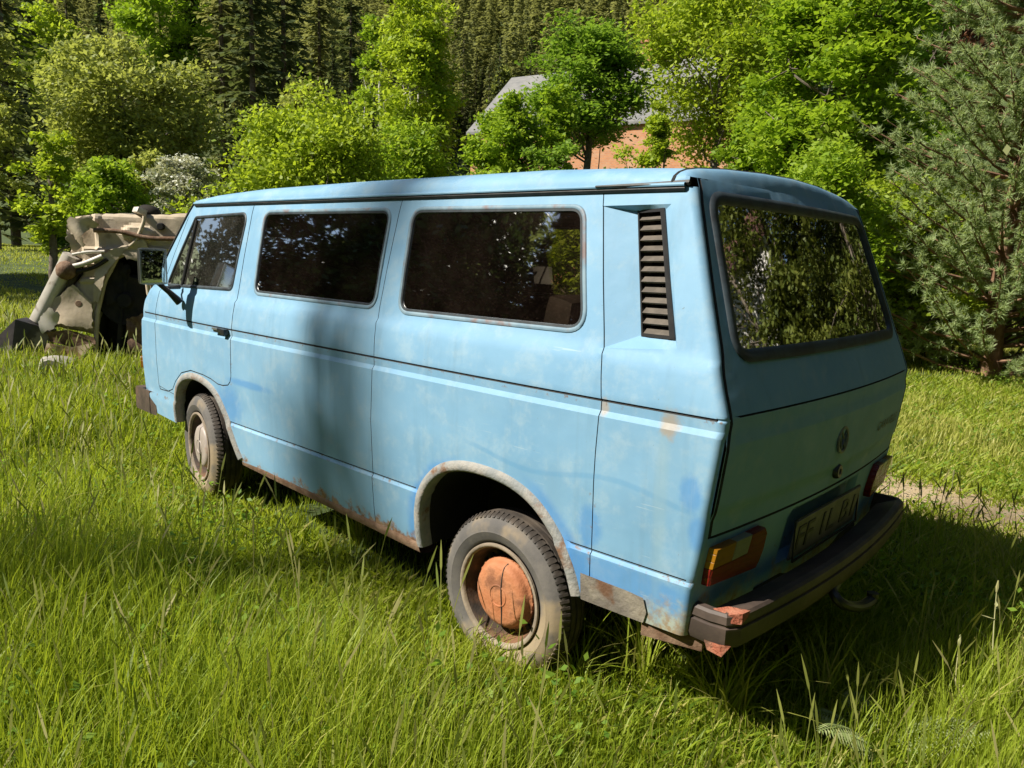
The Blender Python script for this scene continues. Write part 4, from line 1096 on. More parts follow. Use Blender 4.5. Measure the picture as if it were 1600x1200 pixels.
def house(name, label, C0, ax, length, depth, z0, z_eave, z_ridge, wall, roofm, wins, chim=None):
    """C0: near-left ground corner, ax: unit vector along the front, front faces -perp"""
    ax = np.array([ax[0], ax[1], 0.0]); ax /= np.linalg.norm(ax); dp = np.array([-ax[1], ax[0], 0.0])
    if dp[:2] @ (np.array(C0[:2]) - CAM[:2]) < 0: dp = -dp
    root = empty(name, (C0[0], C0[1], z0)); tag(root, label, 'house')
    ang = math.atan2(ax[1], ax[0]); root.rotation_euler = (0, 0, ang)
    sgn = 1 if (Matrix.Rotation(-ang, 3, 'Z') @ Vector(dp))[1] > 0 else -1
    H = z_eave - z0; Rg = z_ridge - z0
    g = Geo(); D = depth * sgn
    poly = lambda x: [(x, 0, -1), (x, D, -1), (x, D, H), (x, D / 2, Rg - .1), (x, 0, H)]
    g.add(poly(0) + poly(length), [(0, 1, 2, 3, 4), (9, 8, 7, 6, 5), (0, 4, 9, 5), (1, 6, 7, 2)]); g.build('wall', wall, root, smooth=False)
    o = .22; sl = (Rg - H) / (depth / 2); g = Geo()
    e0 = (-o * sgn, H - o * sl); rd = (D / 2, Rg); e1 = (D + o * sgn, H - o * sl)
    for (A, B_) in ((e0, rd), (e1, rd)):
        n = 2; q = [(-o, A[0], A[1] + .02), (length + o, A[0], A[1] + .02), (length + o, B_[0], B_[1] + .02), (-o, B_[0], B_[1] + .02)]
        q2 = [(x, y, z + .14) for x, y, z in q]; g.add(q + q2, [(0, 1, 2, 3), (7, 6, 5, 4), (0, 4, 5, 1), (1, 5, 6, 2), (2, 6, 7, 3), (3, 7, 4, 0)])
    rf = g.build('roof', roofm, root, smooth=False)
    for (x, zc_, w_, h_) in wins:
        g = Geo(); y = -.03 * sgn
        for (cx, cz, sx, sz) in ((x, zc_ + h_ / 2, w_ + .16, .09), (x, zc_ - h_ / 2, w_ + .24, .09), (x - w_ / 2, zc_, .09, h_), (x + w_ / 2, zc_, .09, h_), (x, zc_, .06, h_)):
            g.box((cx, y, cz), (sx, .10, sz))
        wo = g.build('window', WOODD, root, smooth=False); g = Geo(); g.box((x, -.012 * sgn, zc_), (w_, .03, h_)); g.build('pane', PANE, wo, smooth=False)
    if chim:
        g = Geo(); g.box((chim, D / 2, Rg + .4), (.6, .6, 1.6)); g.box((chim, D / 2, Rg + 1.25), (.75, .75, .12)); g.build('chimney', wall, rf, smooth=False)
    return root
hA = at(735, 262, 45); hB = at(1200, 275, 36)
zg_ = float(gz(hA[0], hA[1]))
house('brick_house', 'orange brick house with a grey shingle roof half hidden behind green trees', hA, hB - hA, 18.0, 9.0, zg_ - .2, float(at(960, 193, 40)[2]), float(at(780, 131, 49)[2]), BRICK, SLATE,
      [(2.4, 2.9, 1.2, 1.3), (5.6, 2.9, 1.2, 1.3), (8.2, 2.9, 1.1, 1.3), (12.2, 2.9, 1.25, 1.1), (15.6, 2.9, 1.25, 1.1)], 9)
house('white_house', 'whitewashed house with a dark red roof half hidden by trees behind the photographer', (-13.9, -12.2), (.93, -.36), 7.0, 6.0, -.1, 7.4, 9.2, WHITEW, REDROOF, [(1.6, 1.7, 1.1, 1.3), (4.6, 1.7, 1.1, 1.3), (1.6, 4.4, 1.1, 1.3), (4.6, 4.4, 1.1, 1.3), (6.2, 4.4, .8, 1.3)])

# ================================================================== TREES
BARK = mat_mottled('grey_brown_bark', (.10, .075, .055), (.17, .14, .11), 7, .9, bump=.6)
BARKB = mat_mottled('pale_birch_bark', (.42, .39, .34), (.55, .52, .47), 5, .8, bump=.4, c=(.08, .07, .06), cscale=5, cth=(.58, .64))
BARKP = mat_mottled('pine_bark', (.16, .085, .05), (.24, .14, .085), 6, .9, bump=.6)
L_BRIGHT = mat_leaf('spring_leaf', (.14, .25, .018), (.25, .38, .028), (.36, .47, .055), .55)
L_YEL = mat_leaf('yellow_green_leaf', (.19, .275, .02), (.31, .415, .032), (.43, .52, .07), .55)
L_MID = mat_leaf('mid_green_leaf', (.10, .205, .024), (.18, .305, .034), (.27, .40, .055), .55)
L_OLIVE = mat_leaf('olive_leaf', (.20, .245, .055), (.30, .35, .085), (.40, .44, .14), .55)
L_GARD = mat_leaf('garden_leaf', (.05, .075, .016), (.10, .125, .022), (.16, .175, .035), .35)
L_SHADE = mat_leaf('shade_leaf', (.02, .04, .012), (.035, .06, .016), (.05, .08, .02), .12)
L_WHITE = mat_leaf('white_blossom', (.10, .16, .04), (.52, .54, .42), (.70, .70, .62), .25)
L_RED = mat_leaf('reddish_twig', (.17, .075, .045), (.24, .12, .075), (.30, .17, .11), .2)
L_DARK = mat_leaf('dark_conifer_needle', (.05, .075, .03), (.10, .13, .05), (.19, .21, .08), .4)
L_BROWN = mat_leaf('brownish_conifer_needle', (.12, .145, .055), (.205, .225, .09), (.31, .325, .14), .5)
L_PINE = mat_leaf('grey_green_pine_needle', (.20, .28, .115), (.32, .41, .18), (.46, .52, .28), .45)

def leaves(C, rc, n, size, rng, flat=.6, up=.5, tint_c=None, aspect=.55):
    """C (K,3) clump centres -> rhombus leaves"""
    n = int(n * 1.35); K = len(C); N = K * n
    c = np.repeat(C, n, 0); off = rng.normal(size=(N, 3)) * np.array([1, 1, flat]) * np.repeat(np.broadcast_to(rc, (K,)), n)[:, None] * .78
    p = c + off
    nrm = rng.normal(size=(N, 3)); nrm[:, 2] = np.abs(nrm[:, 2]) + up; nrm /= np.linalg.norm(nrm, axis=1)[:, None]
    d = np.cross(nrm, rng.normal(size=(N, 3))); d /= np.linalg.norm(d, axis=1)[:, None] + 1e-9; e = np.cross(nrm, d)
    s = size * .80 * rng.uniform(.4, 1.5, N)[:, None]
    V = np.stack([p - d * s, p + e * s * aspect - d * s * .1, p + d * s, p - e * s * aspect - d * s * .1], 1).reshape(-1, 3)
    F = np.arange(N * 4, dtype=np.int32).reshape(-1, 4)
    if tint_c is None: tint_c = rng.uniform(0, 1, K)
    t = np.clip(np.repeat(tint_c, n) * .55 + rng.uniform(0, .55, N), 0, 1)
    return V, F, np.repeat(t, 4)

def crown_points(K, shape, rng):
    """unit crown made of uneven lobes: xy in [-1,1], z in [0,1]"""
    def R_at(z):
        if shape == 'round': return math.sqrt(max(0, 1 - (2 * z - 1) ** 2))
        if shape == 'dome': return math.sqrt(max(0, 1 - z ** 2)) * (.85 + .15 * min(1, z * 4))
        if shape == 'column': return min(1, (z * 3 + .25)) * (1 - z) ** .45 * 1.05
        return 1 - z
    nl = int(rng.integers(11, 16)); lobes = []
    for q in range(nl):
        z = (q + rng.uniform(.1, .9)) / nl; z = .06 + .90 * z; a = q * 2.4 + rng.uniform(-.5, .5); r = R_at(z) * rng.uniform(.35, .80)
        lobes.append((r * math.cos(a), r * math.sin(a), z, rng.uniform(.24, .46)))
    out = []
    while len(out) < K:
        x, y, z, lr = lobes[int(rng.integers(0, nl))]; d = rng.normal(size=3); d /= np.linalg.norm(d); k = lr * rng.uniform(.35, 1.0) ** .6
        p = np.array([x + d[0] * k, y + d[1] * k, z + d[2] * k * .48])
        if rng.uniform() < .12: p = np.array([x, y, z]) * np.array([1, 1, 1]) + np.array([d[0], d[1], abs(d[2]) * .5]) * lr * 1.25
        if -.08 < p[2] < 1.1: out.append(p)
    return np.array(out)

def tree(name, label, cat, base, zb, zt, rad, shape, K, n, leaf, mat, seed, rc=None, bark=None, trunk=.16, group=None, lean=(0, 0), flat=.6, up=.5, limbs=9, trunk_top=.75, ground=None):
    rng = np.random.default_rng(seed); bark = bark or BARK
    base = np.array([base[0], base[1], float(gz(base[0], base[1])) if ground is None else ground]); root = empty(name, tuple(base)); tag(root, label, cat, group)
    hb, ht = zb - base[2], zt - base[2]
    U = crown_points(K, shape, rng); C = np.stack([U[:, 0] * rad + lean[0] * U[:, 2], U[:, 1] * rad + lean[1] * U[:, 2], hb + U[:, 2] * (ht - hb)], 1)
    # trunk and limbs
    g = Geo(); top = hb + (ht - hb) * trunk_top; k = 9; zt_ = np.linspace(-.15, top, k)
    wob = np.cumsum(rng.normal(size=(k, 2)) * .035 * ht / k * 2.2, 0); wob[0] = 0; fr = (zt_ / max(top, .1)).clip(0)
    tp = np.stack([wob[:, 0] + lean[0] * fr * .7, wob[:, 1] + lean[1] * fr * .7, zt_], 1); tr_ = trunk * (1.25 - fr) + .012
    g.tube(tp, tr_, 8)
    att = [tp[2:]]
    idx = rng.permutation(K)[:limbs]
    for i in idx:
        e = C[i]; zs = np.clip(e[2] - rng.uniform(.25, .55) * np.hypot(e[0], e[1]) - .1 * ht, .12 * ht, top * .97)
        j = np.interp(zs, zt_, np.arange(k)); s = tp[int(j)] + (tp[min(k - 1, int(j) + 1)] - tp[int(j)]) * (j - int(j))
        m = (s + e) / 2 + np.array([0, 0, -.06 * ht * rng.uniform(-.5, 1)]) + rng.normal(size=3) * .03 * ht
        L_ = catmull([s, m, e], 4); r0 = trunk * .42 * (1.1 - zs / max(ht, .1)); g.tube(L_, np.linspace(r0, .012, len(L_)), 5, cap=False); att.append(L_)
    A = np.vstack(att)
    for i in range(K):
        dd = np.linalg.norm(A - C[i], axis=1) + .6 * np.clip(A[:, 2] - C[i][2], 0, None); s = A[np.argmin(dd)]
        if np.linalg.norm(C[i] - s) > .05: g.tube([s, (s + C[i]) / 2 + rng.normal(size=3) * .04 * rad, C[i]], [.014 + .03 * trunk, .011, .006], 4, cap=False)
    g.build('trunk', bark, root, sharp=60)
    rc = rc if rc is not None else rad * .19
    V, F, t = leaves(C, rc * rng.uniform(.7, 1.2, K), n, leaf, rng, flat, up)
    mesh_obj('crown', V, F, mat, root, False, attr=t)
    return root
def ptree(name, label, cat, px, ptop, pbot, wpx, D, shape, K, n, leaf, mat, seed, **kw):
    c = at(px, (ptop + pbot) / 2, D); zt = float(at(px, ptop, D)[2]); zb = float(at(px, pbot, D)[2])
    return tree(name, label, cat, c, max(zb, float(gz(c[0], c[1])) + .1), zt, wpx / 2 * D / FPX, shape, K, n, leaf, mat, seed, **kw)

# --- broadleaf trees of the photograph, left to right
ptree('small_tree', 'small crooked tree with a visible dark trunk at the left edge behind the wreck', 'tree', 75, 205, 385, 110, 17, 'column', 40, 80, .075, L_YEL, 11, trunk=.085, limbs=12)
ptree('round_tree', 'broad olive green round tree in front of the dark spruces on the left', 'tree', 195, 92, 300, 245, 42, 'round', 150, 170, .17, L_OLIVE, 12, trunk=.28, limbs=22)
ptree('green_bush', 'leafy green bush above the left end of the wreck', 'bush', 170, 265, 380, 130, 19, 'dome', 50, 150, .08, L_BRIGHT, 13, trunk=.05)
ptree('green_bush', 'grey green bush between the blossoming bush and the olive tree', 'bush', 232, 240, 370, 100, 23, 'dome', 40, 140, .09, L_OLIVE, 14, trunk=.05)
ptree('blossom_bush', 'white blossoming bush beside the front of the van roof', 'bush', 292, 250, 365, 110, 20, 'dome', 50, 190, .06, L_WHITE, 15, trunk=.05)
ptree('willow_bush', 'wide bright yellow green willow bush rising behind the van roof', 'bush', 470, 172, 430, 290, 21, 'dome', 210, 190, .085, L_YEL, 16, trunk=.09, limbs=26, up=.2)
ptree('young_tree', 'pale spiky young tree top poking out above the willow bush', 'tree', 470, 135, 230, 95, 26, 'column', 40, 120, .09, L_OLIVE, 17, trunk=.06)
ptree('birch_tree', 'tall loose light green birch tree behind the middle of the van roof', 'tree', 645, 0, 285, 150, 25, 'column', 120, 150, .095, L_YEL, 18, trunk=.13, bark=BARKB, limbs=18)
ptree('birch_tree', 'slim birch tree with a thin crown just left of the tall birch', 'tree', 585, 30, 290, 80, 29, 'column', 45, 100, .10, L_BRIGHT, 19, trunk=.09, bark=BARKB, limbs=10)
ptree('fruit_tree', 'rounded bright green fruit tree in front of the grey roof', 'tree', 795, 172, 300, 135, 23, 'round', 100, 170, .085, L_BRIGHT, 20, trunk=.10, limbs=16)
ptree('layered_tree', 'layered mid green tree standing in front of the brick house', 'tree', 925, 52, 226, 225, 27, 'column', 150, 130, .11, L_MID, 321, trunk=.17, limbs=20, flat=.35, up=1.2)
ptree('loose_tree', 'airy yellow green tree over the right end of the brick house', 'tree', 1130, -40, 222, 260, 30, 'round', 190, 120, .12, L_YEL, 22, trunk=.17, limbs=24)
ptree('maple_tree', 'large bright green maple tree right of the house with big leaves', 'tree', 1300, -40, 400, 260, 15, 'round', 230, 150, .085, L_BRIGHT, 23, trunk=.15, limbs=30, flat=.45, up=.9)
ptree('low_shrub', 'yellow green shrub under the brick wall behind the van roof', 'bush', 985, 250, 430, 120, 19, 'dome', 45, 140, .07, L_YEL, 24, trunk=.04)
ptree('low_shrub', 'small green shrub in front of the left part of the brick wall', 'bush', 860, 235, 430, 110, 20, 'dome', 45, 140, .07, L_MID, 25, trunk=.04)
ptree('low_shrub', 'thin yellow shrub below the house window', 'bush', 1105, 258, 430, 90, 17, 'dome', 30, 110, .06, L_YEL, 26, trunk=.04)
ptree('hazel_bush', 'dense green bush between the maple tree and the rear of the van', 'bush', 1270, 255, 520, 230, 11.5, 'dome', 140, 170, .055, L_BRIGHT, 27, trunk=.05, limbs=18)
ptree('hazel_bush', 'leafy yellow green bush growing into the pine tree', 'bush', 1410, 300, 520, 210, 12.5, 'dome', 140, 160, .055, L_YEL, 28, trunk=.05, limbs=18)
ptree('broadleaf_tree', 'bright leafy tree high on the left beside the dark spruces', 'tree', 255, -40, 120, 150, 62, 'round', 70, 130, .24, L_BRIGHT, 29, trunk=.2)
ptree('broadleaf_tree', 'bright leafy tree at the upper left corner of the slope', 'tree', 60, 20, 150, 120, 66, 'round', 60, 120, .24, L_YEL, 30, trunk=.2)
ptree('broadleaf_tree', 'light green tree rising at the left edge behind the small crooked tree', 'tree', -20, 60, 330, 150, 36, 'column', 70, 130, .15, L_OLIVE, 31, trunk=.16)
ptree('reddish_tree', 'reddish brown bare topped tree behind the pine at the upper right', 'tree', 1480, -60, 130, 190, 24, 'round', 90, 120, .10, L_RED, 32, trunk=.14, limbs=20)
ptree('background_bush', 'bright bush at the far end of the meadow right of the van', 'bush', 1480, 400, 500, 220, 24, 'dome', 70, 150, .10, L_YEL, 33, trunk=.05)
ptree('background_tree', 'tall green tree filling the gap behind the pine tree', 'tree', 1390, -40, 330, 220, 22, 'round', 130, 140, .11, L_MID, 34, trunk=.16, limbs=20)
ptree('background_tree', 'shaded green tree behind the gap between maple and loose tree', 'tree', 1190, -60, 230, 200, 34, 'round', 90, 130, .14, L_MID, 35, trunk=.17, limbs=20)
ptree('background_bush', 'green bush filling the gap between willow bush and fruit tree', 'bush', 640, 215, 430, 180, 24, 'dome', 100, 150, .09, L_BRIGHT, 36, trunk=.05)
ptree('background_bush', 'dark bush behind the wreck at the foot of the trees', 'bush', 120, 300, 400, 120, 24, 'dome', 50, 130, .10, L_MID, 37, trunk=.05)

ptree('hedge_shrub', 'green shrub standing between the fruit tree and the layered tree', 'bush', 868, 165, 430, 90, 24, 'dome', 70, 150, .08, L_BRIGHT, 201, trunk=.05)
ptree('hedge_shrub', 'yellowish shrub between the two orange wall patches', 'bush', 1020, 165, 430, 80, 22, 'column', 75, 130, .075, L_YEL, 202, trunk=.04)
ptree('hedge_shrub', 'tall green shrub covering the right corner of the brick house', 'bush', 1185, 150, 330, 100, 20, 'round', 90, 150, .08, L_BRIGHT, 203, trunk=.05)
ptree('meadow_bush', 'yellow green low bush left of the pine foot on the bright meadow', 'bush', 1455, 400, 540, 120, 13.0, 'dome', 60, 150, .05, L_YEL, 205, trunk=.03, limbs=14)
ptree('low_shrub', 'wide low green shrub right behind the van seen through its windows', 'bush', 760, 285, 450, 170, 16, 'dome', 80, 140, .065, L_BRIGHT, 206, trunk=.04)
ptree('low_shrub', 'wide low yellow green shrub behind the rear half of the van', 'bush', 930, 285, 450, 170, 15, 'dome', 80, 140, .065, L_YEL, 207, trunk=.04)
# --- pine with long needles
def pine(label, base, height, rad, seed, zb=.2):
    rng = np.random.default_rng(seed); b = np.array([base[0], base[1], float(gz(base[0], base[1]))]); root = empty('pine_tree', tuple(b)); tag(root, label, 'tree')
    g = Geo(); z = np.linspace(-.1, height, 10); tp = np.stack([.06 * np.sin(z * .9), .05 * np.cos(z * .7), z], 1); g.tube(tp, .13 * (1.06 - z / height) + .015, 8)
    tips = []; dirs = []
    nb_ = 0
    for zz in np.arange(zb, height - .3, .23):
        f = zz / height; R = rad * (1 - f) ** .55 * min(1, .86 + f * 1.5)
        for a in rng.uniform(0, 2 * np.pi, 13):
            L = R * rng.uniform(.65, 1.1); d = np.array([math.cos(a), math.sin(a), 0]); s = np.array([np.interp(zz, z, tp[:, 0]), np.interp(zz, z, tp[:, 1]), zz])
            pts = np.array([s + d * L * t + np.array([0, 0, L * (.10 * t + .28 * t * t)]) for t in (0, .35, .7, 1.0)])
            g.tube(pts, np.linspace(.028, .006, 4), 4, cap=False); nb_ += 1
            for t in (.35, .5, .62, .74, .86, 1.0):
                p = s + d * L * t + np.array([0, 0, L * (.10 * t + .28 * t * t)])
                for q in range(3 if t < 1 else 1):
                    sd = rng.normal(size=3) * .6 + d * .8 + np.array([0, 0, .75]); sd /= np.linalg.norm(sd)
                    ln = .16 * rng.uniform(.6, 1.2); g.tube([p, p + sd * ln], [.006, .004], 3, cap=False)
                    for u in (.35, .7, 1.0): tips.append(p + sd * ln * u); dirs.append(sd)
    g.build('trunk', BARKP, root, sharp=60)
    T = np.array(tips); Dv = np.array(dirs); n = 14; N = len(T) * n
    p = np.repeat(T, n, 0); d = np.repeat(Dv, n, 0); r = rng.normal(size=(N, 3)) * .62 + d * .75; r /= np.linalg.norm(r, axis=1)[:, None]
    sd = np.cross(r, rng.normal(size=(N, 3))); sd /= np.linalg.norm(sd, axis=1)[:, None]; ln = rng.uniform(.07, .125, N)[:, None]; wd = .008
    V = np.stack([p - sd * wd, p + sd * wd, p + r * ln], 1).reshape(-1, 3); F = np.arange(N * 3, dtype=np.int32).reshape(-1, 3)
    t = np.clip(np.repeat(rng.uniform(0, .6, len(T)), n) + rng.uniform(0, .4, N), 0, 1)
    mesh_obj('crown', V, F, L_PINE, root, False, attr=np.repeat(t, 3)); return root
q = at(1575, 400, 11.5); pine('grey green pine tree with long needles at the right edge of the meadow', q, 7.4, 2.75, 41, -.02)
q = at(1730, 400, 14.5); pine('second pine tree behind the near pine at the right edge', q, 8.5, 2.3, 42)

# --- spruces
def spruce_mesh(seed, H, R, whorls, nb_, sprays, mat, spray):
    rng = np.random.default_rng(seed); vs = []; ts = []
    for i in range(whorls):
        f = (i + .5) / whorls; z0_ = H * (.06 + .94 * f); Rw = R * (1 - f) ** .85 + .05 * R * (1 - f)
        for a in rng.uniform(0, 2 * np.pi) + np.arange(nb_) * 2 * np.pi / nb_ + rng.normal(size=nb_) * .2:
            L = Rw * rng.uniform(.6, 1.12); z = z0_ + rng.uniform(-.9, .9) * H / whorls; d = np.array([math.cos(a), math.sin(a), 0]); e = np.array([-d[1], d[0], 0]); tc = rng.uniform(0, .6)
            for k in range(sprays):
                t = (k + rng.uniform(.2, .9)) / sprays; p = np.array([0, 0, z]) + d * L * t + np.array([0, 0, -.32 * L * t + .14 * L * t * t])
                s = spray * rng.uniform(.6, 1.3) * (.5 + .6 * (1 - f)); sg = rng.choice([-1, 1]); o = d * rng.uniform(.3, .9) + e * sg * rng.uniform(.2, .9); o /= np.linalg.norm(o)
                w_ = np.cross(o, [0, 0, 1]) * rng.uniform(.25, .5); dr = np.array([0, 0, -rng.uniform(.1, .75)])
                vs += [p, p + (o * .55 + w_ + dr * .35) * s, p + (o + dr) * s, p + (o * .55 - w_ + dr * .5) * s]; ts += [np.clip(tc + rng.uniform(0, .4), 0, 1)] * 4
    V = np.array(vs); F = np.arange(len(V), dtype=np.int32).reshape(-1, 4)
    return V, F, np.array(ts)
def spruce(label, seed, H, R, mat, whorls=34, nb_=9, sprays=11, spray=.75, group=None):
    root = empty('spruce_tree'); tag(root, label, 'tree', group)
    g = Geo(); z = np.linspace(-.5, H, 8); g.tube(np.stack([0 * z, 0 * z, z], 1), H * .011 * (1.03 - z / H) + .02, 6); g.build('trunk', BARK, root)
    V, F, t = spruce_mesh(seed, H, R, whorls, nb_, sprays, mat, spray); mesh_obj('crown', V, F, mat, root, False, attr=t); return root
def put(o, x, y, s=1.0, rz=0.0, dz=0.0):
    o.location = (x, y, float(gz(x, y)) + dz); o.scale = (s, s, s); o.rotation_euler = (0, 0, rz); return o
# tall dark spruces of the middle distance
mids = [(300, 66, 27, 'D'), (352, 62, 30, 'B'), (398, 58, 29, 'D'), (446, 63, 31, 'D'), (500, 68, 29, 'B'), (548, 72, 28, 'D'), (120, 70, 26, 'B'), (20, 48, 24, 'D'), (-35, 44, 25, 'B'), (170, 84, 27, 'D'), (410, 44, 8.5, 'B'), (520, 46, 12.5, 'D'), (575, 50, 14, 'D'), (60, 76, 27, 'D'), (225, 88, 26, 'B'), ]
protoM = {'D': [spruce('', 51, 28, 4.0, L_DARK), spruce('', 52, 28, 3.6, L_DARK, nb_=8)], 'B': [spruce('', 53, 28, 3.7, L_BROWN), spruce('', 54, 28, 3.3, L_BROWN, nb_=8)]}
used = set()
for i, (px, D, H, kd) in enumerate(mids):
    pr = protoM[kd][i % 2]; o = pr if pr.name not in used else copy_tree(pr); used.add(pr.name)
    c = at(px, 300, D); put(o, c[0], c[1], H / 28, i * 1.3)
    word = {'D': 'dark green', 'B': 'olive green'}[kd]
    if H < 13: tag(o, 'short %s spruce at the foot of the taller spruces' % ('olive green' if kd == 'B' else 'dark'), 'tree', 'short spruces at the wood edge') if H > 9 else tag(o, 'lone small olive green spruce at the foot of the dark spruces', 'tree')
    elif H == 14: tag(o, 'short dark spruce behind the slim birch tree', 'tree')
    else: tag(o, 'tall %s spruce at the near edge of the hillside wood' % word, 'tree', 'tall %s spruces at the wood edge' % word)
# hillside spruces: the nearest as single trees, the far rest as one wood
rng = np.random.default_rng(77); H_ = []
s = 165.0
while s < 440:
    step = 4.2 + s * .005; half = .78 * s
    for t in np.arange(-half * .95, half * .45, step):
        H_.append((s + rng.uniform(-.5, .5) * step, t + rng.uniform(-.45, .45) * step))
    s += step * 1.05
H_ = np.array(H_); hx_ = CAM[0] + DH[0] * H_[:, 0] + RH[0] * H_[:, 1]; hy_ = CAM[1] + DH[1] * H_[:, 0] + RH[1] * H_[:, 1]; hz_ = gz(hx_, hy_)
P_ = np.stack([hx_, hy_, hz_], 1) - CAM; dep = P_ @ CD; pxx = 800 + FPX * (P_ @ CR) / dep; ptop_ = 600 - FPX * ((P_ + np.array([0, 0, 18])) @ CU) / dep; pbt = 600 - FPX * (P_ @ CU) / dep
vis = (pxx > -160) & (pxx < 1260) & (pbt > -90)
sel = np.argsort(H_[:, 0] + 0 * pxx); sel = sel[vis[sel]]
near = sel[:270]; far = sel[270:]
protoH = [spruce('', 60 + i, 18, 2.5 + .25 * (i % 3), (L_BROWN, L_DARK, L_BROWN)[i % 3], whorls=22, nb_=7, sprays=6, spray=.95) for i in range(5)]
protoH += [tree('slope_tree', '', 'tree', (0, 0), 3.0, 13.0, 3.6, 'round', 60, 60, .45, m_, 210 + q_, trunk=.25, limbs=10, ground=0) for q_, m_ in enumerate((L_OLIVE, L_BRIGHT))]
usedh = set()
for j, i in enumerate(near):
    k = int(rng.choice(7, p=(.18, .18, .18, .17, .17, .08, .04))); pr = protoH[k]; o = pr if k not in usedh else copy_tree(pr); usedh.add(k)
    sc1 = float(rng.uniform(.6, 1.3)) * (.8 if k > 4 else 1); put(o, hx_[i], hy_[i], sc1, float(rng.uniform(0, 6.3))); o.scale = (sc1 * float(rng.uniform(.8, 1.35)),) * 2 + (sc1,)
    if k > 4:
        tag(o, ('olive green', 'light green')[k - 5] + ' broadleaf tree among the crowded spruces on the hillside', 'tree', ('olive', 'light') [k - 5] + ' broadleaf trees on the hillside'); continue
    wd = ('olive green', 'dark green', 'olive green')[k % 3]
    tag(o, '%s spruce among the crowded spruces on the hillside' % wd, 'tree', '%s hillside spruces' % wd)
FV_, FF2, FT = [], [], []; nn_ = 0
fm = [spruce_mesh(80 + i, 18, 2.7, 15, 6, 4, None, 1.25) for i in range(5)]
for i in far:
    V, F, t = fm[int(rng.integers(0, 5))]; s_ = rng.uniform(.55, 1.3); wd_ = rng.uniform(.8, 1.5); a = rng.uniform(0, 6.3); ca, sa = math.cos(a), math.sin(a)
    W_ = np.stack([V[:, 0] * ca - V[:, 1] * sa, V[:, 0] * sa + V[:, 1] * ca, V[:, 2]], 1) * s_ * np.array([wd_, wd_, 1]) + [hx_[i], hy_[i], hz_[i]]
    FV_.append(W_); FF2.append(F + nn_); FT.append(np.clip(t * .7 + rng.uniform(0, .5), 0, 1)); nn_ += len(V)
fo = mesh_obj('forest', np.vstack(FV_), np.vstack(FF2), L_BROWN, None, False, attr=np.concatenate(FT)); tag(fo, kind='stuff')

# --- unseen trees
for i, (x, y, h, r, sh, m_, lab) in enumerate([(-2.2, -9.8, 10.5, 2.3, 'round', L_GARD, 'tall leafy tree mirrored in the middle of the rear window'), (-5.4, -9.6, 4.6, 1.4, 'round', L_GARD, 'low leafy tree mirrored in the rear window beside the white house'), (-10.5, -22, 16, 4.2, 'round', L_GARD, 'tall tree directly behind the white house'), (-4.0, -18, 14, 3.6, 'round', L_GARD, 'tall tree right behind the corner of the white house'), (-5.4, -11.0, 10.0, 1.9, 'round', L_GARD, 'slim tall tree in front of the corner of the white house'), (-8.0, -11.4, 11.0, 2.2, 'round', L_GARD, 'tall tree in front of the middle of the white house'), (-7.6, -18.5, 15.5, 3.2, 'round', L_GARD, 'tall tree close behind the white house'), (-16.5, -17, 15, 4.0, 'round', L_GARD, 'tall tree at the far end of the white house'), (-4.2, -13, 11, 2.0, 'round', L_GARD, 'leafy tree at the corner of the white house'),
                                           (-3.9, -12.2, 11.0, 2.6, 'round', L_GARD, 'olive tree mirrored at the right side of the rear window'), (-3.0, -15.5, 12.0, 2.6, 'round', L_GARD, 'tall olive tree behind the trees mirrored in the rear window'), (-12.5, -8.0, 8, 2.2, 'round', L_GARD, 'tall tree on the far side of the earth track behind the van'), (-13, -3, 11, 3.5, 'round', L_GARD, 'large tree behind the place where the van is parked'), (-10, -5.5, 6, 2.6, 'dome', L_YEL, 'wide bush behind the place where the van is parked'), (-9.5, 1.0, 9.5, 3.0, 'round', L_GARD, 'unseen round tree added close behind the camera to darken the van rear'), (-8.5, 6.5, 9.0, 3.0, 'round', L_GARD, 'unseen olive tree added left behind the camera to darken the van rear')]):  # last two trees added to hold sky light off the van rear
    tree('garden_tree', lab, 'tree', (x, y), .5, h, r, sh, 120, 130, .085, m_, 100 + i, trunk=.12, limbs=16)
hedge = spruce('unseen dark spruce added behind the camera to darken the van rear', 95, 13, 2.6, L_DARK, 48, 9, 13, .38, group='unseen spruces added to darken the van rear')  # row added out of view to block sky light from the van rear
for i, (x, y) in enumerate([(-8.6, -7.0), (-7.4, -4.2), (-6.4, -1.4), (-6.9, 1.8), (-6.2, 5.0), (-6.8, 8.2), (-9.6, -6.2), (-9.8, -2.6), (-9.4, .6), (-9.9, 4.0)]):
    o = hedge if i == 0 else copy_tree(hedge); put(o, x, y, .85 + .25 * ((i * 7) % 5) / 4, i * 1.1)
for i in range(39):
    x = -12 + (i // 3) * 3.1 + (i % 3) * 1.1; y = 23 + (i % 3) * 2.6 + .8 * math.sin(i * 1.7) - .22 * x
    o = copy_tree(hedge); put(o, x, y, 1.28 + .10 * math.sin(i * 3.3), i * 1.1)
    tag(o, 'dark spruce of the far row mirrored in the side windows', 'tree', 'spruce row mirrored in the side windows')
def shade_at(x, y, z, hd):       # ground place of a tree whose axis throws its shade through (x,y,z) from hd metres away
    return x + SUN[0] / math.hypot(SUN[0], SUN[1]) * hd, y + SUN[1] / math.hypot(SUN[0], SUN[1]) * hd
def shade_tree(label, px_, py_, hd, H, R, seed, nb_, sprays, wh, sp=.55):
    root = spruce(label, seed, H, R, L_DARK, wh, nb_, sprays, sp); x, y = shade_at(px_, py_, 0, hd); put(root, x, y); return root
shade_tree('slim sparse spruce standing towards the sun that shades the van side', 1.20, .90, 19.0, 20.4, .60, 90, 3, 3, 18, .34)
shade_tree('very tall thin spruce far towards the sun whose soft shade falls on the van side', .95, .90, 36.0, 39.5, 2.3, 93, 6, 5, 34, .42)
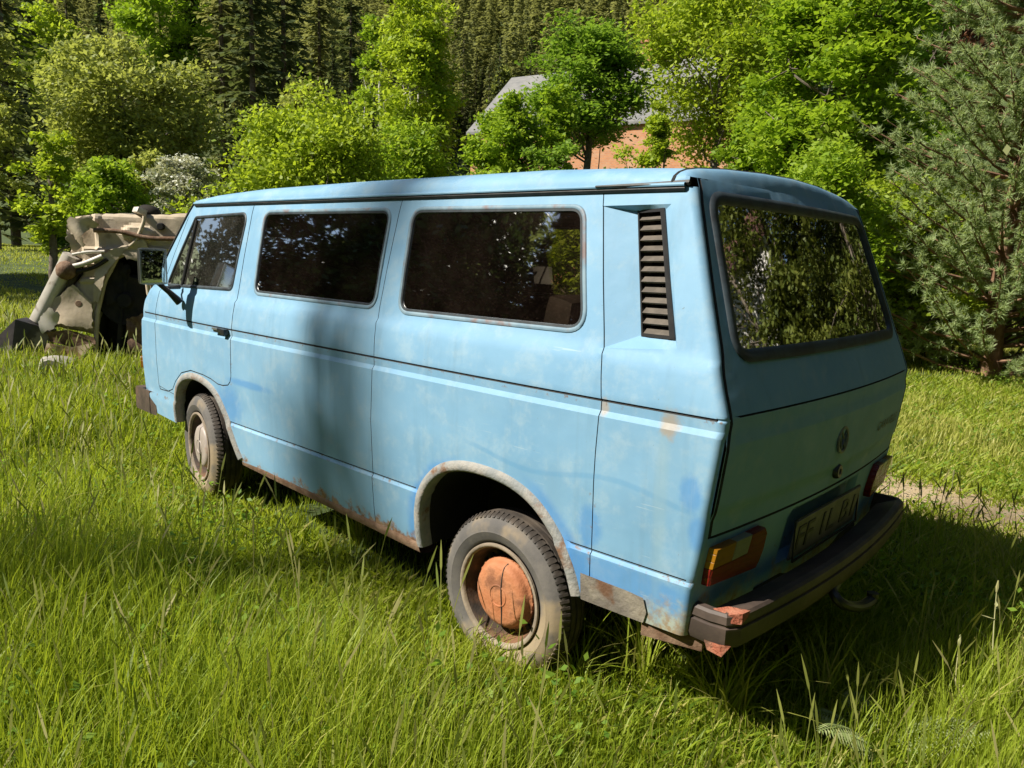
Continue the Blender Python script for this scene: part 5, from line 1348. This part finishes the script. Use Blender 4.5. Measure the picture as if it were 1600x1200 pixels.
shade_tree('spruce towards the sun that shades the grass by the front wheel', 4.2, 2.4, 21.0, 20.5, 1.5, 91, 8, 8, 30)
shade_tree('spruce towards the sun that shades the foreground grass', .6, 3.2, 17.0, 17.0, 1.2, 92, 7, 7, 30)
for i, (x, y, h, r) in enumerate([(24, 12, 13, 4), (29, 6, 14, 4), (19, 16, 12, 3.6)]):
    tree('shade_tree', ['broad tree left of the picture shading the grass behind the wreck', 'farther broad tree left of the picture beyond the wreck', 'nearer broad tree left of the picture towards the sun'][i], 'tree', (x, y), .6, h, r, 'round', 150, 140, .2, L_SHADE, 120 + i, trunk=.25, limbs=14)

# ================================================================== GRASS AND WEEDS
def grass_mat():
    m = mat_leaf('meadow_grass', (.075, .145, .013), (.31, .39, .034), (.52, .47, .16), .5, .45); return m
GRASSM = grass_mat()
def grass():
    rng = np.random.default_rng(5); P = []
    for s0, s1, dens in ((.9, 3.2, 5200), (3.2, 5.5, 3000), (5.5, 9, 1500), (9, 15, 700), (15, 26, 220), (26, 55, 60)):
        w0 = .80 * s1 + .9; A = (s1 - s0) * 2 * w0; n = int(A * dens); s_ = rng.uniform(s0, s1, n); t = rng.uniform(-w0, w0, n); k = np.abs(t) < .80 * s_ + .9
        P.append(np.stack([s_[k], t[k]], 1))
    P = np.vstack(P); x = CAM[0] + DH[0] * P[:, 0] + RH[0] * P[:, 1]; y = CAM[1] + DH[1] * P[:, 0] + RH[1] * P[:, 1]
    n = len(x); D = P[:, 0]
    pat = vnoise(x, y, .55, 21); pat2 = vnoise(x, y, 1.7, 22); pat3 = vnoise(x, y, .22, 23)
    nearv = smooth(1 - np.maximum(np.abs(y) - .9, np.maximum(x - 3.4, -.9 - x)).clip(0) / 1.0)
    fore = smooth((3.6 - P[:, 0]) / 1.6)
    h = (.04 + .22 * pat2 + .19 * pat) * rng.uniform(.35, 1.5, n) * (1 - .62 * nearv) * (1 + .25 * fore)
    u = rng.uniform(size=n)
    under = (x > -.60) & (x < 3.30) & (np.abs(y) < .80)
    keep = (u > .62 * track(x, y)) & ~(under & (rng.uniform(size=n) < .35)) & (pat3 + rng.uniform(-.35, .35, n) > .24)
    h = np.where(under, np.minimum(h, .13), h); h = h * (1 - .72 * track(x, y))
    right = smooth((-y - .7) / 1.0) * smooth((x + 3.4) / 2.2); h = h * (1 - .62 * right)
    h = h * (1 - .55 * np.exp(-((x - W0[0]) ** 2 + (y - W0[1]) ** 2) / .8))
    wk = ((x - W0[0]) * WN[0] + (y - W0[1]) * WN[1]); 
    x, y, h, D, pat, pat2 = x[keep], y[keep], h[keep], D[keep], pat[keep], pat2[keep]; n = len(x); right = right[keep]
    z = gz(x, y); wd = np.clip(.0011 + .00046 * D, .0018, .03) * rng.uniform(.55, 1.5, n)
    a = rng.uniform(0, 2 * np.pi, n); lean = np.stack([np.cos(a), np.sin(a), 0 * a], 1) + np.array([-.25, -.15, 0]); bend = rng.uniform(.04, .48, n) * (1 + 1.2 * (rng.uniform(size=n) < .14))
    sd = np.stack([-np.sin(a), np.cos(a), 0 * a], 1); b = np.stack([x, y, z - .01], 1); up = np.array([0, 0, 1.0])
    rows = []
    for f, ww in ((0, .8), (.38, 1.0), (.74, .7)):
        c = b + up * (h * f * (1 - .22 * bend * f))[:, None] + lean * (h * bend * f * f)[:, None]; rows += [c - sd * (wd * ww)[:, None], c + sd * (wd * ww)[:, None]]
    rows.append(b + up * (h * (1 - .30 * bend))[:, None] + lean * (h * bend)[:, None])
    V = np.stack(rows, 1).reshape(-1, 3); i = np.arange(n, dtype=np.int32) * 7
    Q = np.vstack([np.stack([i, i + 1, i + 3, i + 2], 1), np.stack([i + 2, i + 3, i + 5, i + 4], 1)]); T = np.stack([i + 4, i + 5, i + 6], 1)
    t = np.clip(-.06 + .50 * pat2 + .36 * (pat - .5) + rng.uniform(0, .38, n) + .34 * right, 0, .78); dry = .02 + .16 * smooth((vnoise(x, y, .8, 51) - .58) / .2); t = np.where(rng.uniform(size=n) < dry, rng.uniform(.8, 1, n), t)  # right meadow: sunlit brightness is put into the blade tint
    o = mesh_obj('grass', V, [Q, T], GRASSM, None, True, attr=np.repeat(t, 7)); tag(o, kind='stuff')
    print('grass blades', n)
    # short dense undergrowth of the sward
    P = []
    for s0, s1, dens in ((.9, 3.4, 5200), (3.4, 6, 2600), (6, 11, 900)):
        w0 = .80 * s1 + .9; m = int((s1 - s0) * 2 * w0 * dens); s_ = rng.uniform(s0, s1, m); t = rng.uniform(-w0, w0, m); k = np.abs(t) < .80 * s_ + .9; P.append(np.stack([s_[k], t[k]], 1))
    P = np.vstack(P); x = CAM[0] + DH[0] * P[:, 0] + RH[0] * P[:, 1]; y = CAM[1] + DH[1] * P[:, 0] + RH[1] * P[:, 1]
    k = (rng.uniform(size=len(x)) > track(x, y)) & ~((x > -.5) & (x < 3.2) & (np.abs(y) < .7)); x, y, s_ = x[k], y[k], P[k, 0]; m = len(x)
    h = rng.uniform(.03, .11, m); a = rng.uniform(0, 6.3, m); ln = np.stack([np.cos(a), np.sin(a), 0 * a], 1) * (h * rng.uniform(.3, 1.4, m))[:, None]; sd = np.stack([-np.sin(a), np.cos(a), 0 * a], 1) * (.0022 + .0006 * s_)[:, None]
    b = np.stack([x, y, gz(x, y) - .005], 1); V = np.stack([b - sd, b + sd, b + ln * .5 + sd * .8 + np.array([0, 0, 1.0]) * (h * .65)[:, None], b + ln + np.array([0, 0, 1.0]) * h[:, None]], 1).reshape(-1, 3)
    tt = np.clip(.5 * vnoise(x, y, .6, 41) + rng.uniform(-.1, .35, m), 0, .8); tt = np.where(rng.uniform(size=m) < .10, rng.uniform(.8, 1, m), tt)
    o = mesh_obj('undergrowth', V, np.arange(m * 4, dtype=np.int32).reshape(-1, 4), GRASSM, None, False, attr=np.repeat(tt, 4)); tag(o, kind='stuff')
    # flowering stems standing above the sward
    g_n = 6500; s_ = rng.uniform(1.2, 13, g_n); tt = rng.uniform(-1, 1, g_n) * (.78 * s_ + .6); x = CAM[0] + DH[0] * s_ + RH[0] * tt; y = CAM[1] + DH[1] * s_ + RH[1] * tt
    k = ~((x > -1.15) & (x < 3.5) & (np.abs(y) < 1.0)) & (track(x, y) < .3) & (y > -2.2); x, y, s_ = x[k], y[k], s_[k]; n = len(x)
    h = rng.uniform(.18, .50, n) ; b = np.stack([x, y, gz(x, y)], 1); a = rng.uniform(0, 6.3, n); ln = np.stack([np.cos(a), np.sin(a), 0 * a], 1) * rng.uniform(.03, .2, n)[:, None]; sd = np.repeat(CR[None], n, 0); sd[:, 2] = 0
    wd = (.0011 + .00022 * s_)[:, None]; rows = []
    for f, k_ in ((0, 1), (.5, 1), (.80, .8), (.83, 2.6), (.92, 2.4), (1.0, .3)):
        c = b + np.array([0, 0, 1.0]) * (h * f)[:, None] + ln * (f * f); rows += [c - sd * wd * k_, c + sd * wd * k_]
    V = np.stack(rows, 1).reshape(-1, 3); i = np.arange(n, dtype=np.int32) * 12; Q = np.vstack([np.stack([i + 2 * q_, i + 2 * q_ + 1, i + 2 * q_ + 3, i + 2 * q_ + 2], 1) for q_ in range(5)])
    o = mesh_obj('grass_stems', V, Q, mat_leaf('grass_seed_head', (.14, .19, .03), (.24, .26, .06), (.36, .33, .14), .3), None, True, attr=np.repeat(rng.uniform(0, 1, n), 12)); tag(o, kind='stuff')
    # small broad leaves between the blades
    m = 9000; s_ = rng.uniform(1.2, 12, m) ; tt = rng.uniform(-1, 1, m) * (.78 * s_ + .6); x = CAM[0] + DH[0] * s_ + RH[0] * tt; y = CAM[1] + DH[1] * s_ + RH[1] * tt
    k = (vnoise(x, y, .5, 31) > .5) & ~((x > -1.0) & (x < 3.4) & (np.abs(y) < .95)); x, y = x[k], y[k]
    V, F, t = leaves(np.stack([x, y, gz(x, y) + rng.uniform(.04, .2, len(x))], 1), .07, 5, .018, rng, 1.0, .8)
    o = mesh_obj('weeds', V, F, L_MID, None, False, attr=t); tag(o, kind='stuff')
grass()

def fern(pos, label, seed, n=5, L=.36):
    rng = np.random.default_rng(seed); V = []; F = []; T = []
    root = np.array([pos[0], pos[1], float(gz(pos[0], pos[1]))])
    for f in range(n):
        a = rng.uniform(0, 6.3); d = np.array([math.cos(a), math.sin(a), 0]); e = np.array([-d[1], d[0], 0]); l = L * rng.uniform(.7, 1.15)
        for k in range(22):
            t = .15 + .85 * k / 22; p = np.array([0, 0, .0]) + d * l * t * .8 + np.array([0, 0, l * (1.0 * t - .62 * t * t)]); w_ = l * .30 * math.sin(math.pi * min(1, t * 1.02) ** .8) + .004
            for sg in (-1, 1):
                q = e * sg * w_ + d * w_ * .45; i = len(V); V += [p, p + q * .4 + d * .0045, p + q - np.array([0, 0, w_ * .2]), p + q * .4 - d * .0045]; F.append((i, i + 1, i + 2, i + 3)); T += [rng.uniform(.4, 1)] * 4
            if k:
                i = len(V); V += [pp - e * .002, pp + e * .002, p + e * .002, p - e * .002]; F.append((i, i + 1, i + 2, i + 3)); T += [.5] * 4
            pp = p
    o = mesh_obj('fern', np.array(V), F, mat_leaf('pale_fern', (.16, .23, .07), (.26, .33, .12), (.38, .42, .20), .35), None, False, attr=T); o.location = root; tag(o, label, 'fern'); return o
q = ground_at(1372, 1178); fern(q, 'pale fern with curved fronds at the bottom right in front of the van shadow', 3)
"""stalks"""
def stalk(px, py0, py1, D, label, seed, leafy=False):
    rng = np.random.default_rng(seed); b = ground_at(px, py1); D = float((b - CAM) @ CD); top = at(px + rng.uniform(-4, 4), py0, D) - b
    g = Geo(); g.tube(catmull([(0, 0, -.02), top * .5 + [.012, 0, 0], top], 5), np.linspace(.0035, .0018, 11), 5)
    for k in range(5 if leafy else 2):
        z = top * rng.uniform(.2, .9); d = rng.normal(size=3); d[2] = abs(d[2]) * .5; d /= np.linalg.norm(d); e = np.cross(d, [0, 0, 1]); l = rng.uniform(.03, .07)
        g.add([z, z + d * l * .5 + e * .006, z + d * l, z + d * l * .5 - e * .006], [(0, 1, 2, 3)])
    g.tube([top, top + [0, 0, .02], top + [0, 0, .045]], [.003, .006, .002], 6)
    o = g.build('weed_stalk', mat_mottled('dry_stalk', (.30, .28, .12), (.36, .36, .18), 9, .8), None); o.location = b; tag(o, label, 'plant')
stalk(1557, 925, 1120, 3.1, 'tall thin weed stalk in the van shadow near the right edge', 1)
stalk(1500, 1010, 1130, 2.9, 'short weed stalk with a pale tip in the van shadow', 2)
stalk(1125, 985, 1085, 2.9, 'thin dry stalk standing right behind the rusty bumper corner', 4)
stalk(1487, 745, 830, 5.2, 'dark thin stalk beside the earth track right of the van', 5, True)

# long arching tufts beside the rear wheel
def tuft(px, py, n, L, seed, label):
    rng = np.random.default_rng(seed); b = ground_at(px, py); V = []; F = []; T = []
    for k in range(n):
        a = rng.uniform(0, 6.3); d = np.array([math.cos(a), math.sin(a), 0]); e = np.array([-d[1], d[0], 0]); l = L * rng.uniform(.5, 1.1); bd = rng.uniform(.25, .95); o = rng.normal(size=3) * .03; o[2] = 0; w_ = rng.uniform(.0022, .004); i0 = len(V); tn = rng.uniform(.35, 1)
        for j in range(8):
            t = j / 7; c = o + d * l * bd * t ** 1.6 + np.array([0, 0, l * (t - .45 * bd * t * t)]); ww = w_ * (1 - t ** 2.5) + .0004; V += [c - e * ww, c + e * ww]; T += [tn] * 2
        F += [(i0 + 2 * j, i0 + 2 * j + 1, i0 + 2 * j + 3, i0 + 2 * j + 2) for j in range(7)]
    o = mesh_obj('grass_tuft', np.array(V), F, GRASSM, None, True, attr=T); o.location = b; tag(o, label, 'grass tuft')
tuft(1000, 1070, 60, .46, 1, 'long arching grass tuft between the rear wheel and the bumper corner')
tuft(1130, 1130, 60, .42, 2, 'long grass tuft at the edge of the van shadow below the bumper')
tuft(900, 1075, 26, .36, 3, 'pale bent grass tuft right of the foot of the rear tyre')
tuft(1290, 1110, 24, .40, 4, 'sparse upright grass tuft in the shadow below the plate')
tuft(1480, 1165, 50, .38, 5, 'bright upright grass tuft at the lower right beside the fern')
tuft(560, 850, 24, .30, 6, 'thin grass tuft below the rusty sill')
